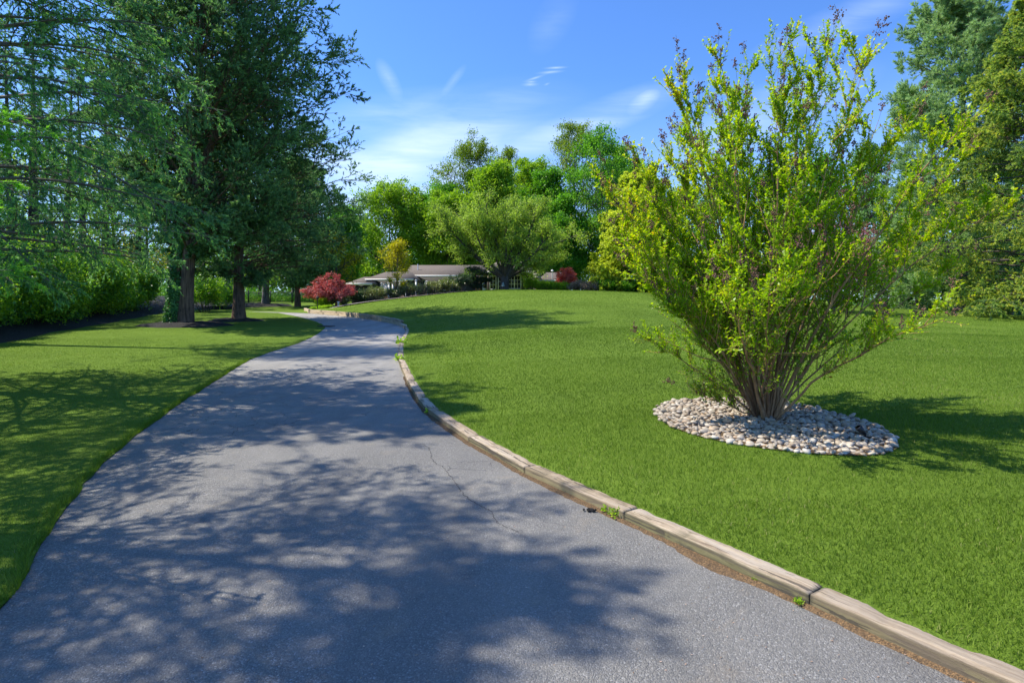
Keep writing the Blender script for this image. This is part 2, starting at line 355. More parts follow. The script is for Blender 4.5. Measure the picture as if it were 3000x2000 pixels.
def timber_mat(pale=False):
    m, gg = new_mat('sunlit_timber' if pale else 'weathered_timber'); tc = gg.new('ShaderNodeTexCoord').outputs['Object']
    oi = gg.new('ShaderNodeObjectInfo').outputs['Random']
    off = gg.new('ShaderNodeCombineXYZ', X=gg.math('MULTIPLY', oi, 50.0), Y=0.0, Z=0.0).outputs[0]
    t2 = gg.new('ShaderNodeVectorMath', _0=tc, _1=off).outputs[0]
    gr = gg.noise(gg.mapping(t2, scale=(0.9, 15, 15)), 2.2, 8, 0.82, 0.9)
    st = gg.noise(gg.mapping(t2, scale=(0.8, 5, 5)), 1.6, 4, 0.6, 1.2)
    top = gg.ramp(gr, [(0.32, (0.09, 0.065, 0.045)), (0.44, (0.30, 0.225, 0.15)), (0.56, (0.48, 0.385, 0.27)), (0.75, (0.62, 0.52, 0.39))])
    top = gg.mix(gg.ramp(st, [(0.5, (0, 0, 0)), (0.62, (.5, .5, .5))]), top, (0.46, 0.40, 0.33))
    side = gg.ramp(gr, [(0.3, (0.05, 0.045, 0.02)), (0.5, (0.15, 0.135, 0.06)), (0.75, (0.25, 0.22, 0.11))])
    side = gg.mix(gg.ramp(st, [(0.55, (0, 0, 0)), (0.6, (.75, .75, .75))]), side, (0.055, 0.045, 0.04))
    if pale: side = gg.mix(0.8, side, (0.66, 0.53, 0.36)); top = gg.mix(0.4, top, (0.70, 0.58, 0.42))  # retaining wall copy: the tan of sunlit timber put into its colour
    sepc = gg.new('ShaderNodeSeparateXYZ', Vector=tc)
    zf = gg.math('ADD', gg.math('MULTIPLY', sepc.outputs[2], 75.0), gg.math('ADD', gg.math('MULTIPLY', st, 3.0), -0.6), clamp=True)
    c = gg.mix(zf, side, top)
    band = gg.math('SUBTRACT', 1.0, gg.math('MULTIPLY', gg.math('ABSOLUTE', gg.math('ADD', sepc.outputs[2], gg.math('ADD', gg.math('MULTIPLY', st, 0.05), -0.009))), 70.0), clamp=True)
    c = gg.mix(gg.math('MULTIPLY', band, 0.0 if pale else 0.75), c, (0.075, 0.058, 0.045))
    c = gg.mix(gg.math('MULTIPLY', oi, 0.4), c, (0.26, 0.19, 0.12))
    crack = gg.math('LESS_THAN', gg.noise(gg.mapping(t2, scale=(0.5, 14, 14)), 2.2, 2, 0.5, 0.6), 0.385)
    c = gg.mix(gg.math('MULTIPLY', crack, 0.8), c, (0.05, 0.04, 0.03))
    bm = gg.new('ShaderNodeBump', Strength=1.0, Distance=0.010, Height=gg.math('SUBTRACT', gr, crack))
    finish(gg, gg.new('ShaderNodeBsdfPrincipled', Base_Color=c, Roughness=0.85, Normal=bm.outputs[0]).outputs[0]); return m
def stone_mat():
    m, gg = new_mat('river_stone'); a = gg.new('ShaderNodeAttribute', _set=dict(attribute_name='v')).outputs['Fac']
    oi = gg.new('ShaderNodeObjectInfo').outputs['Random']; tc = gg.new('ShaderNodeTexCoord').outputs['Object']
    f = a
    c = gg.ramp(f, [(0.0, (0.36, 0.295, 0.21)), (0.25, (0.22, 0.165, 0.115)), (0.45, (0.52, 0.46, 0.37)), (0.6, (0.22, 0.19, 0.165)), (0.72, (0.44, 0.29, 0.16)), (0.82, (0.42, 0.37, 0.30)), (0.93, (0.14, 0.13, 0.125)), (1, (0.58, 0.53, 0.46))])
    c = gg.mix(gg.math('MULTIPLY', gg.noise(tc, 30, 4), 0.45), c, (0.38, 0.31, 0.24))
    finish(gg, gg.new('ShaderNodeBsdfPrincipled', Base_Color=c, Roughness=0.6).outputs[0]); return m
def shingle_mat():
    m, gg = new_mat('roof_shingles'); tc = gg.new('ShaderNodeTexCoord').outputs['Object']
    br = gg.new('ShaderNodeTexBrick', Vector=gg.mapping(tc, scale=(1, 1, 1)), Color1=(.10, .08, .068, 1), Color2=(.14, .115, .095, 1), Mortar=(.06, .05, .048, 1), Scale=3.0)
    br.inputs['Mortar Size'].default_value = 0.03
    c = gg.mix(gg.noise(tc, 1.2, 4), br.outputs[0], (.145, .118, .10))
    finish(gg, gg.new('ShaderNodeBsdfPrincipled', Base_Color=c, Roughness=.9).outputs[0]); return m
def siding_mat():
    m, gg = new_mat('grey_siding'); tc = gg.new('ShaderNodeTexCoord').outputs['Object']
    sz = gg.new('ShaderNodeSeparateXYZ', Vector=tc).outputs[2]
    l = gg.math('FRACT', gg.math('MULTIPLY', sz, 7.0)); c = gg.ramp(l, [(0, (.02, .021, .024)), (.12, (.05, .052, .058)), (1, (.062, .064, .07))])
    bm = gg.new('ShaderNodeBump', Strength=.5, Distance=.02, Height=l)
    finish(gg, gg.new('ShaderNodeBsdfPrincipled', Base_Color=c, Roughness=.8, Normal=bm.outputs[0]).outputs[0]); return m
def chimney_mat():
    m, gg = new_mat('field_stone'); tc = gg.new('ShaderNodeTexCoord').outputs['Object']
    vo = gg.new('ShaderNodeTexVoronoi', Vector=tc, Scale=2.6); de = gg.new('ShaderNodeTexVoronoi', _set=dict(feature='DISTANCE_TO_EDGE'), Vector=tc, Scale=2.6).outputs[0]
    ch = gg.new('ShaderNodeSeparateColor', Color=vo.outputs['Color']).outputs[1]
    c = gg.ramp(ch, [(0, (.10, .09, .08)), (.5, (.25, .22, .18)), (1, (.42, .38, .33))]); c = gg.mix(gg.math('LESS_THAN', de, .06), c, (.30, .28, .25))
    finish(gg, gg.new('ShaderNodeBsdfPrincipled', Base_Color=c, Roughness=.85).outputs[0]); return m
def glass_mat():
    m, gg = new_mat('window_glass')
    p = gg.new('ShaderNodeBsdfPrincipled', Base_Color=(0.03, 0.035, 0.04, 1), Roughness=0.08); p.inputs['Specular IOR Level'].default_value = .9
    finish(gg, p.outputs[0]); return m

M = dict(asphalt=asphalt(), lawn=lawn_mat(), timber=timber_mat(), timber_sunlit=timber_mat(True), stone=stone_mat(), shingle=shingle_mat(), siding=siding_mat(), chimney=chimney_mat(), glass=glass_mat(),
    mulch=mulch_mat('black_mulch', (.003, .0028, .0025), (.015, .0125, .0105)), bedmulch=mulch_mat('brown_mulch', (.03, .018, .012), (.12, .07, .045)),
    gravel=mulch_mat('pale_gravel', (.25, .23, .2), (.62, .58, .52), 16), dirt=mulch_mat('sandy_dirt', (.10, .065, .035), (.30, .18, .08), 150, 1.3),
    soil=plain('soil', (.07, .06, .035), .95, .3, 3, bump=.5), white=plain('white_paint', (.78, .78, .76), .5, .04), black=plain('black_metal', (.02, .02, .02), .45, .1),
    brownwood=plain('brown_wood', (.12, .07, .045), .7, .2), trim=plain('cream_trim', (.74, .72, .67), .6, .06), brass=plain('verdigris_metal', (.22, .3, .28), .5, .15), crack=plain('crack_dark', (.015, .015, .017), .95, .2),
    bark_crape=bark_mat('bark_crape', (.15, .07, .035), (.50, .29, .145), 5, .15, .35), bark_cedar=bark_mat('bark_cedar', (.025, .015, .010), (.25, .15, .09), 9, .06, 1.3),
    bark_grey=bark_mat('bark_grey', (.07, .065, .06), (.24, .22, .2), 6, .25, .8), bark_dark=bark_mat('bark_dark', (.03, .026, .022), (.12, .10, .085), 6, .2, .8),
    bark_twig=bark_mat('bark_twig', (.09, .075, .06), (.22, .18, .14), 6, .3, .4))
M['crape'] = leaf_mat('leaves_crape', [(0, (.10, .25, .012)), (.35, (.22, .42, .014)), (.7, (.42, .60, .016)), (.96, (.66, .66, .02)), (1, (.50, .30, .03))], .6, .38, .45, (1.15, 1.15, .3))
M['seed'] = plain('dry_seed_heads', (.17, .085, .055), .85, .5, 40)
M['grassblade'] = leaf_mat('grass_blades', [(0, (.06, .115, .014)), (.5, (.135, .225, .022)), (.88, (.225, .32, .04)), (1, (.38, .34, .15))], .35, .6, .15, (1.1, 1.2, .5))
M['spruce'] = leaf_mat('needles_blue_spruce', [(0, (.08, .19, .085)), (.4, (.17, .35, .15)), (.65, (.30, .55, .16)), (1, (.58, .80, .16))], .45, .5, .35, (1, 1.2, .6))
M['sprucenew'] = leaf_mat('needles_young_spruce', [(0, (.09, .28, .06)), (.6, (.26, .58, .06)), (1, (.42, .78, .08))], .5, .5, .3)
M['cedar'] = leaf_mat('foliage_cedar', [(0, (.08, .155, .07)), (.45, (.16, .30, .12)), (.8, (.29, .45, .15)), (1, (.46, .50, .2))], .42, .6, .25, (1, 1.2, .7))
M['pine'] = leaf_mat('needles_white_pine', [(0, (.22, .34, .14)), (.5, (.38, .54, .24)), (1, (.55, .70, .32))], .48, .5, .3, (1, 1.1, .7))
M['hemlock'] = leaf_mat('needles_golden_tip', [(0, (.13, .23, .08)), (.4, (.29, .42, .11)), (.7, (.52, .58, .11)), (1, (.70, .62, .1))], .47, .55, .3)
M['laurel'] = leaf_mat('leaves_laurel', [(0, (.06, .17, .045)), (.4, (.14, .34, .05)), (.7, (.38, .60, .035)), (1, (.68, .75, .035))], .52, .36, .5)
M['decA'] = leaf_mat('leaves_vivid_green', [(0, (.07, .20, .02)), (.5, (.14, .36, .03)), (1, (.28, .52, .04))], .48)
M['decB'] = leaf_mat('leaves_olive', [(0, (.10, .16, .02)), (.5, (.21, .31, .025)), (1, (.36, .45, .04))], .48)
M['decC'] = leaf_mat('leaves_yellow_green', [(0, (.13, .26, .02)), (.5, (.25, .42, .025)), (1, (.42, .56, .04))], .5)
M['spread'] = leaf_mat('leaves_spreading', [(0, (.17, .26, .05)), (.5, (.34, .47, .08)), (.9, (.48, .60, .12)), (1, (.58, .64, .25))], .5, .55, .25)
M['gold'] = leaf_mat('leaves_golden', [(0, (.30, .30, .02)), (.5, (.55, .50, .02)), (1, (.80, .62, .02))], .5)
M['holly'] = leaf_mat('leaves_golden_holly', [(0, (.34, .42, .05)), (.5, (.60, .66, .08)), (1, (.85, .82, .12))], .55)
M['red'] = leaf_mat('leaves_red_maple', [(0, (.20, .05, .055)), (.5, (.42, .12, .125)), (.85, (.62, .25, .24)), (1, (.75, .36, .32))], .42, .5, .3, (1.3, .6, .5))
M['pink'] = leaf_mat('leaves_pink_maple', [(0, (.40, .12, .11)), (.6, (.75, .26, .23)), (1, (.88, .42, .36))], .55, .5, .3, (1.4, .7, .6))
M['purple'] = leaf_mat('leaves_purple_maple', [(0, (.12, .05, .06)), (.6, (.34, .14, .15)), (1, (.55, .28, .28))], .4, .5, .3, (1.4, .7, .6))
M['rhodo'] = leaf_mat('leaves_rhododendron', [(0, (.09, .14, .04)), (.5, (.20, .26, .07)), (.85, (.42, .44, .2)), (1, (.55, .46, .3))], .3, .4, .5)
M['darkshrub'] = leaf_mat('leaves_dark_shrub', [(0, (.015, .04, .02)), (.6, (.04, .10, .035)), (1, (.14, .24, .05))], .25, .4, .5)
M['lime'] = leaf_mat('leaves_lime', [(0, (.20, .34, .03)), (.6, (.38, .58, .04)), (1, (.58, .72, .06))], .5)
M['blossom'] = leaf_mat('leaves_pale_pink', [(0, (.2, .13, .09)), (.6, (.5, .34, .27)), (1, (.75, .6, .52))], .3)
M['ivy'] = leaf_mat('leaves_ivy', [(0, (.03, .11, .03)), (.6, (.07, .22, .055)), (1, (.2, .42, .1))], .3, .45, .4)
M['wood'] = leaf_mat('leaves_far_wood', [(0, (.06, .13, .02)), (.5, (.14, .28, .03)), (1, (.28, .44, .04))], .45)

# ------------------------------------------------------------------ ground, lawns, drive
def in_poly(poly, x, y):
    poly = np.asarray(poly); ins = np.zeros(len(x), bool); j = len(poly)-1
    for i in range(len(poly)):
        xi, yi = poly[i]; xj, yj = poly[j]
        if yi != yj:
            c = ((yi > y) != (yj > y)) & (x < (xj-xi)*(y-yi)/(yj-yi)+xi); ins ^= c
        j = i
    return ins
def densify(poly, step=lambda p: max(.15, .03*math.hypot(*p))):
    out = []
    for i in range(len(poly)):
        a = np.array(poly[i], float); b = np.array(poly[(i+1) % len(poly)], float)
        n = max(1, int(np.linalg.norm(b-a)/step((a+b)/2)))
        for k in range(n): out.append(tuple(a+(b-a)*k/n))
    return out
_r = np.random.default_rng(5)
_rad = 0.6*1.055**np.arange(105); _rad = _rad[_rad < 170]
_gp = np.array([(rr*math.sin(t), rr*math.cos(t)) for rr in _rad for t in np.linspace(-math.pi, math.pi, 110, endpoint=False)])
_gp = _gp*(1+_r.normal(size=(len(_gp), 1))*.008)
def region(name, poly, zf, mat, dz=0.0, pts=None, kind='structure', label=None, cat=None):
    poly = densify(poly); P = _gp if pts is None else pts
    q = P[in_poly(poly, P[:, 0], P[:, 1])]
    vs = [Vector(p) for p in poly]+[Vector(p) for p in q.tolist()]
    r = delaunay_2d_cdt(vs, [], [list(range(len(poly)))], 1, 1e-5)
    co = np.array([(p.x, p.y) for p in r[0]]); z = zf(co[:, 0], co[:, 1])+dz
    fc = np.array([f for f in r[2] if len(f) == 3])
    A = co[fc[:, 0]]; B = co[fc[:, 1]]; Cc = co[fc[:, 2]]
    cr = (B[:, 0]-A[:, 0])*(Cc[:, 1]-A[:, 1])-(B[:, 1]-A[:, 1])*(Cc[:, 0]-A[:, 0]); fc[cr < 0] = fc[cr < 0][:, ::-1]
    o = mesh_np(name, np.c_[co, z], [fc], mat, smooth=True); tag(o, label, cat, kind=kind); return o
# base sheet that reaches the horizon
gx = np.concatenate([np.linspace(-900, -130, 6), np.linspace(-120, 120, 61), np.linspace(130, 900, 6)]); gyy = np.concatenate([np.linspace(-700, -70, 5), np.linspace(-60, 160, 56), np.linspace(200, 1200, 7)])
GX, GY = np.meshgrid(gx, gyy); gz = np.minimum(zAll(np.clip(GX, -60, 60), np.clip(GY, -10, 120)), zb(GY))-0.25
ii = np.arange(GX.size).reshape(GX.shape)
tag(mesh_np('ground', np.c_[GX.ravel(), GY.ravel(), gz.ravel()], [np.stack([ii[:-1, :-1], ii[:-1, 1:], ii[1:, 1:], ii[1:, :-1]], -1).reshape(-1, 4)], M['soil'], smooth=True), kind='structure')
RSl = [tuple(p) for p in RS]; LSl = [tuple(p) for p in LS]
tipL = (-20.5, 43.0)
region('drive', RSl+[(-17.2, 41.8), tipL]+LSl[::-1], lambda x, y: zb(y), M['asphalt'], 0.004)
tw = 0.10   # lawn starts behind the timber
def off(P, d):
    P = np.asarray(P); T = np.gradient(P, axis=0); T /= np.linalg.norm(T, axis=1)[:, None]; return P+np.c_[T[:, 1], -T[:, 0]]*d
RO = off(RS, tw)
XBl = [tuple(p) for p in XB[len(RS):]]
region('lawn', [tuple(p) for p in RO]+XBl+[(90, 160), (90, -6), (7, -6.5)], zR, M['lawn'])
ye = np.linspace(-6, 60, 67); bedline = [(float(xe(y))+.10*math.sin(y*1.3)+.05*math.sin(y*4.1), float(y)) for y in ye]
region('lawn', [(-1.25, -6.0)]+LSl[1:]+[tipL, (-17.2, 41.8), tuple(RS[-1])]+XBl+[(-90, 160)]+bedline[::-1], zLL, M['lawn'], 0.012)
# left shrub bed of black mulch
region('mulch_bed', bedline+[(-90, 160), (-90, -6)], lambda x, y: zL(x, y)+.05*sstep(0, .4, xe(y)-x), M['mulch'], 0.0)
def mound(name, c, rx, ry, h, mat, zf, rot=0.0, label=None, cat=None, wob=.08, kind='structure', seed=0):
    r = np.random.default_rng(seed); n = 48; V = [(0, 0, h)]; F_ = []; ph = r.uniform(0, 6, 4); rings = 7
    for k in range(1, rings+1):
        for i in range(n):
            t = 2*math.pi*i/n; w = 1+wob*(math.sin(2*t+ph[0])+.6*math.sin(3*t+ph[1])+.4*math.sin(7*t+ph[2])); s = k/rings
            V.append((rx*s*w*math.cos(t), ry*s*w*math.sin(t), h*(1-s**2.2)+(r.normal()*h*.10 if k < rings else -.02)))
    V = np.array(V); ca, sa = math.cos(rot), math.sin(rot)
    x = V[:, 0]*ca-V[:, 1]*sa+c[0]; y = V[:, 0]*sa+V[:, 1]*ca+c[1]; V = np.c_[x, y, V[:, 2]+zf(x, y)+.014]
    T = [(0, 1+i, 1+(i+1) % n) for i in range(n)]; Q = [(1+(k-1)*n+i, 1+k*n+i, 1+k*n+(i+1) % n, 1+(k-1)*n+(i+1) % n) for k in range(1, rings) for i in range(n)]
    o = mesh_np(name, V, [np.array(T), np.array(Q)], mat, smooth=True); return tag(o, label, cat, kind=kind)
def base_at(px, py, Y, left=True):
    x = XX(px, Y); return (x, Y, float((zLL if left else zR)(x, Y)))
T1 = hit(535, 954, zbf); T2 = hit(700, 940, zbf); T3 = (XX(778, 52), 52.0)
mound('mulch_ring', (T1[0]+.1, T1[1]), 2.45, 1.75, .20, M['mulch'], zLL, seed=1)
mound('mulch_ring', (T2[0]-.2, T2[1]), 1.45, 1.5, .16, M['mulch'], zLL, seed=2)
mound('mulch_ring', (T3[0]-1.0, T3[1]), 3.0, 2.8, .28, M['mulch'], zLL, seed=3)
mound('mulch_ring', (XX(640, 47), 47), 1.6, 2.2, .22, M['mulch'], zLL, seed=4)
# planting bed in front of the house (behind the crest of the lawn)
edge = [PX(a, b, Y)[:2] for a, b, Y in CREST]; edge = [(RS[-1, 0]+.15, RS[-1, 1]+.2)]+edge
el = smooth_line(edge[:8], 6)
bedpoly = [tuple(p) for p in el]+[(el[-1][0]+1, 54), (-6, 58), (-11.5, 54), (-12.7, 46), (-14.0, 42.6)]
region('planting_bed', bedpoly, zR, M['bedmulch'], 0.035)
gl = el[3:]
region('gravel_edging', [tuple(p) for p in gl]+[tuple(p) for p in off(gl, -.38)[::-1]], zR, M['gravel'], 0.06)

# ------------------------------------------------------------------ timbers along the drive
ORD = ['nearest', 'second', 'third', 'fourth', 'fifth', 'sixth', 'seventh', 'eighth', 'ninth', 'tenth', 'eleventh', 'twelfth', 'thirteenth', 'fourteenth', 'fifteenth', 'sixteenth', 'seventeenth', 'eighteenth', 'nineteenth', 'twentieth']
def timber(a, b, z0, z1, wid, hgt, label, group, near, seed):
    r = np.random.default_rng(seed); a = np.array(a); b = np.array(b); L = np.linalg.norm(b-a); n = 60 if near else 10
    X = np.linspace(.004, L-.004, n); c = .007; w = wid/2
    prof = [(-w, -hgt), (-w, -c*1.2), (-w+c*.5, -c*.35), (-w+c*1.4, 0), (-w*.35, .002), (w*.35, .001), (w-c, 0), (w, -c), (w, -hgt)]
    V = []
    lo = np.interp(X, np.linspace(0, L, 14), r.normal(size=14)); lo2 = np.interp(X, np.linspace(0, L, 22), r.normal(size=22))
    chip = np.maximum(np.interp(X, np.linspace(0, L, 10), r.normal(size=10)), 0)
    for i, x in enumerate(X):
        for j, (y, z) in enumerate(prof):
            jy = r.normal()*.0009; jz = r.normal()*.0009
            if j in (1, 2, 3): jy += .006*chip[i]+.002*lo[i]; jz += -.006*chip[i]
            if j > 0 and j < 8: jz += .002*lo[i]+.001*lo2[i]
            e = .006 if i in (0, n-1) and 1 <= j <= 7 else 0
            V.append((x, y+jy, z+jz-e))
    m = len(prof); Q = [(i*m+j, i*m+j+1, (i+1)*m+j+1, (i+1)*m+j) for i in range(n-1) for j in range(m-1)]
    V = np.array(V); T = []
    for e in (0, (n-1)*m):
        V = np.vstack([V, V[e:e+m].mean(0)]); ci = len(V)-1; T += [(ci, e+j, e+j+1) for j in range(m-1)]
    o = mesh_np('landscape_timber', V, [np.array(Q)[:, ::-1], np.array(T)], M['timber_sunlit'] if 'wall' in group else M['timber'])
    d = b-a; ang = math.atan2(d[1], d[0]); pit = -math.atan2(z1-z0, L)
    o.matrix_world = Matrix.Translation((a[0], a[1], z0)) @ Matrix.Rotation(ang, 4, 'Z') @ Matrix.Rotation(pit, 4, 'Y')
    return tag(o, label, 'timber', group)
sarc = np.r_[0, np.cumsum(np.linalg.norm(np.diff(RS, axis=0), axis=1))]
def at_s(s): return np.array([np.interp(s, sarc, RS[:, 0]), np.interp(s, sarc, RS[:, 1])])
def s_of_y(y): return float(np.interp(y, RS[:, 1], sarc))
js = [s_of_y(2.78)-2.6, s_of_y(2.78)-1.3, s_of_y(2.78), s_of_y(3.86)]
s = js[-1]
while s < s_of_y(7.4)-1.0: s += 1.22; js.append(s)
js[-1] = s_of_y(7.55)
for y in (8.3,): js.append(s_of_y(y))
s_end = s_of_y(26.0)
k = int(round((s_end-js[-1])/1.9)); js += list(np.linspace(js[-1], s_end, k+1)[1:])
for i in range(len(js)-1):
    a, b = at_s(js[i]), at_s(js[i+1]); t = (b-a)/np.linalg.norm(b-a); nrm = np.array([t[1], -t[0]]); a2, b2 = a+nrm*.07, b+nrm*.07
    lab = 'weathered timber edging the right side of the drive, %s from the camera' % (ORD[i] if i < 20 else 'last')
    timber(a2, b2, zb(a[1])+.072, zb(b[1])+.072, .14, .2, lab, 'timbers laid end to end along the drive', b[1] < 9, 100+i)
# low retaining wall, two courses, the nearer end stepping down
sw0, sw1 = s_of_y(26.05), sarc[-1]; cnt = 0
for course, (s0, s1, top) in enumerate([(sw0, sw1, .145), (s_of_y(27.6), sw1, .285)]):
    k = max(1, int(round((s1-s0)/2.1))); pts = np.linspace(s0, s1, k+1)
    if course: pts[1:-1] += .45
    for i in range(k):
        a, b = at_s(pts[i]), at_s(pts[i+1]); t = (b-a)/np.linalg.norm(b-a); nrm = np.array([t[1], -t[0]])*(.085+.02*course)
        timber(a+nrm, b+nrm, zb(a[1])+top, zb(b[1])+top, .14, .15 if not course else .138,
               'timber in the %s course of the low retaining wall, %s from its near end' % (('bottom', 'top')[course], ORD[i].replace('nearest', 'first')), 'timbers of the low retaining wall', False, 200+cnt); cnt += 1
# return of the wall at its far end
e0 = RS[-1]+np.array([.02, .05]); e1 = np.array([XX(893, 42.2), 42.2])
timber(e0, e1, zb(e0[1])+.285, zb(e1[1])+.30, .14, .45, 'dark end timber turning the far corner of the low wall', 'timbers of the low retaining wall', False, 300)
# sandy dirt washed along the timbers
ds = np.arange(s_of_y(1.9), s_of_y(11), .05); r = np.random.default_rng(9)
DP = np.array([at_s(x) for x in ds]); DT = np.gradient(DP, axis=0); DT /= np.linalg.norm(DT, axis=1)[:, None]; DN = np.c_[-DT[:, 1], DT[:, 0]]
wv = .012+.035*np.abs(np.convolve(r.normal(size=len(ds)), np.ones(9)/9, 'same'))+.014*r.random(len(ds))+.05*np.exp(-((DP[:, 1]-3.25)/.22)**2)+.008
V = np.vstack([np.c_[DP-DN*.02, zb(DP[:, 1])+.018], np.c_[DP+DN*wv[:, None]*.5, zb(DP[:, 1])+.012+r.random(len(ds))*.006], np.c_[DP+DN*wv[:, None], zb(DP[:, 1])+.003]]); n = len(ds)
Q = [(k*n+i, (k+1)*n+i, (k+1)*n+i+1, k*n+i+1) for k in range(2) for i in range(n-1)]
tag(mesh_np('dirt', V, [np.array(Q)[:, ::-1]], M['dirt'], smooth=True), kind='structure')
# one long crack in the asphalt, a thin dark ribbon
cr = [(1238, 1300), (1262, 1322), (1268, 1350), (1300, 1372), (1330, 1410), (1352, 1440), (1370, 1462), (1418, 1488), (1440, 1500), (1455, 1530), (1520, 1560)]
cpz = smooth_line([hit(a, b, zbf) for a, b in cr], 9)+r.normal(size=(91, 2))*.006
TN = np.gradient(cpz, axis=0); TN /= np.linalg.norm(TN, axis=1)[:, None]; NN = np.c_[-TN[:, 1], TN[:, 0]]*(.0008+.0020*r.random((91, 1)))
V = np.vstack([np.c_[cpz-NN, zb(cpz[:, 1])+.0065], np.c_[cpz+NN, zb(cpz[:, 1])+.0065]]); n = 91
tag(mesh_np('asphalt_crack', V, [np.array([(i, n+i, n+i+1, i+1) for i in range(n-1)])[:, ::-1]], M['crack']), kind='structure')

# ------------------------------------------------------------------ river stones under the crape myrtle
GB = np.array([*hit(2245, 1224, lambda x, y: zR(x, y))]); GBz = float(zR(*GB))
bed = [hit(a, b, lambda x, y: zR(x, y)) for a, b in [(1913, 1206), (1960, 1248), (2060, 1283), (2180, 1306), (2300, 1323), (2430, 1334), (2560, 1335), (2625, 1318), (2632, 1298), (2600, 1268), (2560, 1244), (2480, 1220), (2380, 1196), (2250, 1178), (2150, 1168), (2040, 1170), (1950, 1182)]]
bedl = smooth_line(bed+[bed[0]], 6)[:-1]
region('stone_bed_soil', [tuple(p) for p in bedl], zR, M['dirt'], 0.012)
def stone_mesh(acc, c, a, b, h, rot, seed, v):
    r = np.random.default_rng(seed); n, m = 8, 5; V = []
    jit = 1+r.normal(size=(m+1, n))*.05
    for k in range(m+1):
        ph = math.pi*k/m
        for i in range(n):
            t = 2*math.pi*i/n; V.append((a*math.sin(ph)*math.cos(t)*jit[k, i], b*math.sin(ph)*math.sin(t)*jit[k, i], h*math.cos(ph)))
    V = np.array(V); ca, sa = math.cos(rot), math.sin(rot); tl = r.normal()*.25
    z = V[:, 2]+V[:, 0]*tl; V = np.c_[V[:, 0]*ca-V[:, 1]*sa+c[0], V[:, 0]*sa+V[:, 1]*ca+c[1], z+c[2]]
    Q = [(k*n+i, k*n+(i+1) % n, (k+1)*n+(i+1) % n, (k+1)*n+i) for k in range(m) for i in range(n)]
    acc.add(V, np.array(Q)[:, ::-1], a=v)
r = np.random.default_rng(21); pts = []
x0, y0 = bedl.min(0); x1, y1 = bedl.max(0)
grid = [(x0+(i+.5*(j % 2))*.056, y0+j*.046) for j in range(int((y1-y0)/.046)+1) for i in range(int((x1-x0)/.056)+1)]
grid = np.array(grid)+r.normal(size=(len(grid), 2))*.013; grid = grid[in_poly(bedl, grid[:, 0], grid[:, 1])]
grid = grid[np.argsort(grid[:, 1])]
zz = zR(grid[:, 0], grid[:, 1]); rest = Acc()
protos = []; CN = ['tan', 'brown', 'cream', 'dark brown', 'rusty orange', 'beige', 'charcoal', 'off white']; CV = [0, .25, .45, .6, .72, .82, .93, 1.0]
for k in range(24):
    ac = Acc(); stone_mesh(ac, (0, 0, 0), .036, .026, .019, 0, k, float(np.clip(CV[k % 8]+r.normal()*.02, 0, 1))); protos.append(ac.build('river_stone', M['stone'], smooth=True))
used = set(); xs3 = np.quantile(grid[:300, 0], [1/3, 2/3])
for i, (x, y) in enumerate(grid):
    a = .021+.032*r.random()**1.6; b = a*r.uniform(.55, .9); h = a*r.uniform(.35, .6); rot = r.uniform(0, 3.14); z = zz[i]+.008+h*.15+max(0, r.normal()*.012)
    if i < 300:
        k = i if i < 24 else int(r.choice(24, p=np.tile([.17, .13, .2, .08, .07, .2, .04, .11], 3)/3))
        if k not in used: o = protos[k]; used.add(k)
        else: o = protos[k].copy(); col.objects.link(o)
        o.location = (x, y, z); o.rotation_euler = (0, 0, rot); o.scale = (a/.036, b/.026, h/.019)
        where = 'left' if x < xs3[0] else 'middle' if x < xs3[1] else 'right'
        tag(o, 'smooth %s river stone on the near edge of the bed, %s third' % (CN[k % 8], where), 'stone', 'loose river stones at the near edge of the bed')
    else: stone_mesh(rest, (x, y, z), a, b, h, rot, i, r.random())
tag(rest.build('river_stones', M['stone'], smooth=True), 'bed of pale rounded river stones packed around the crape myrtle stems', 'river stones', kind='stuff')

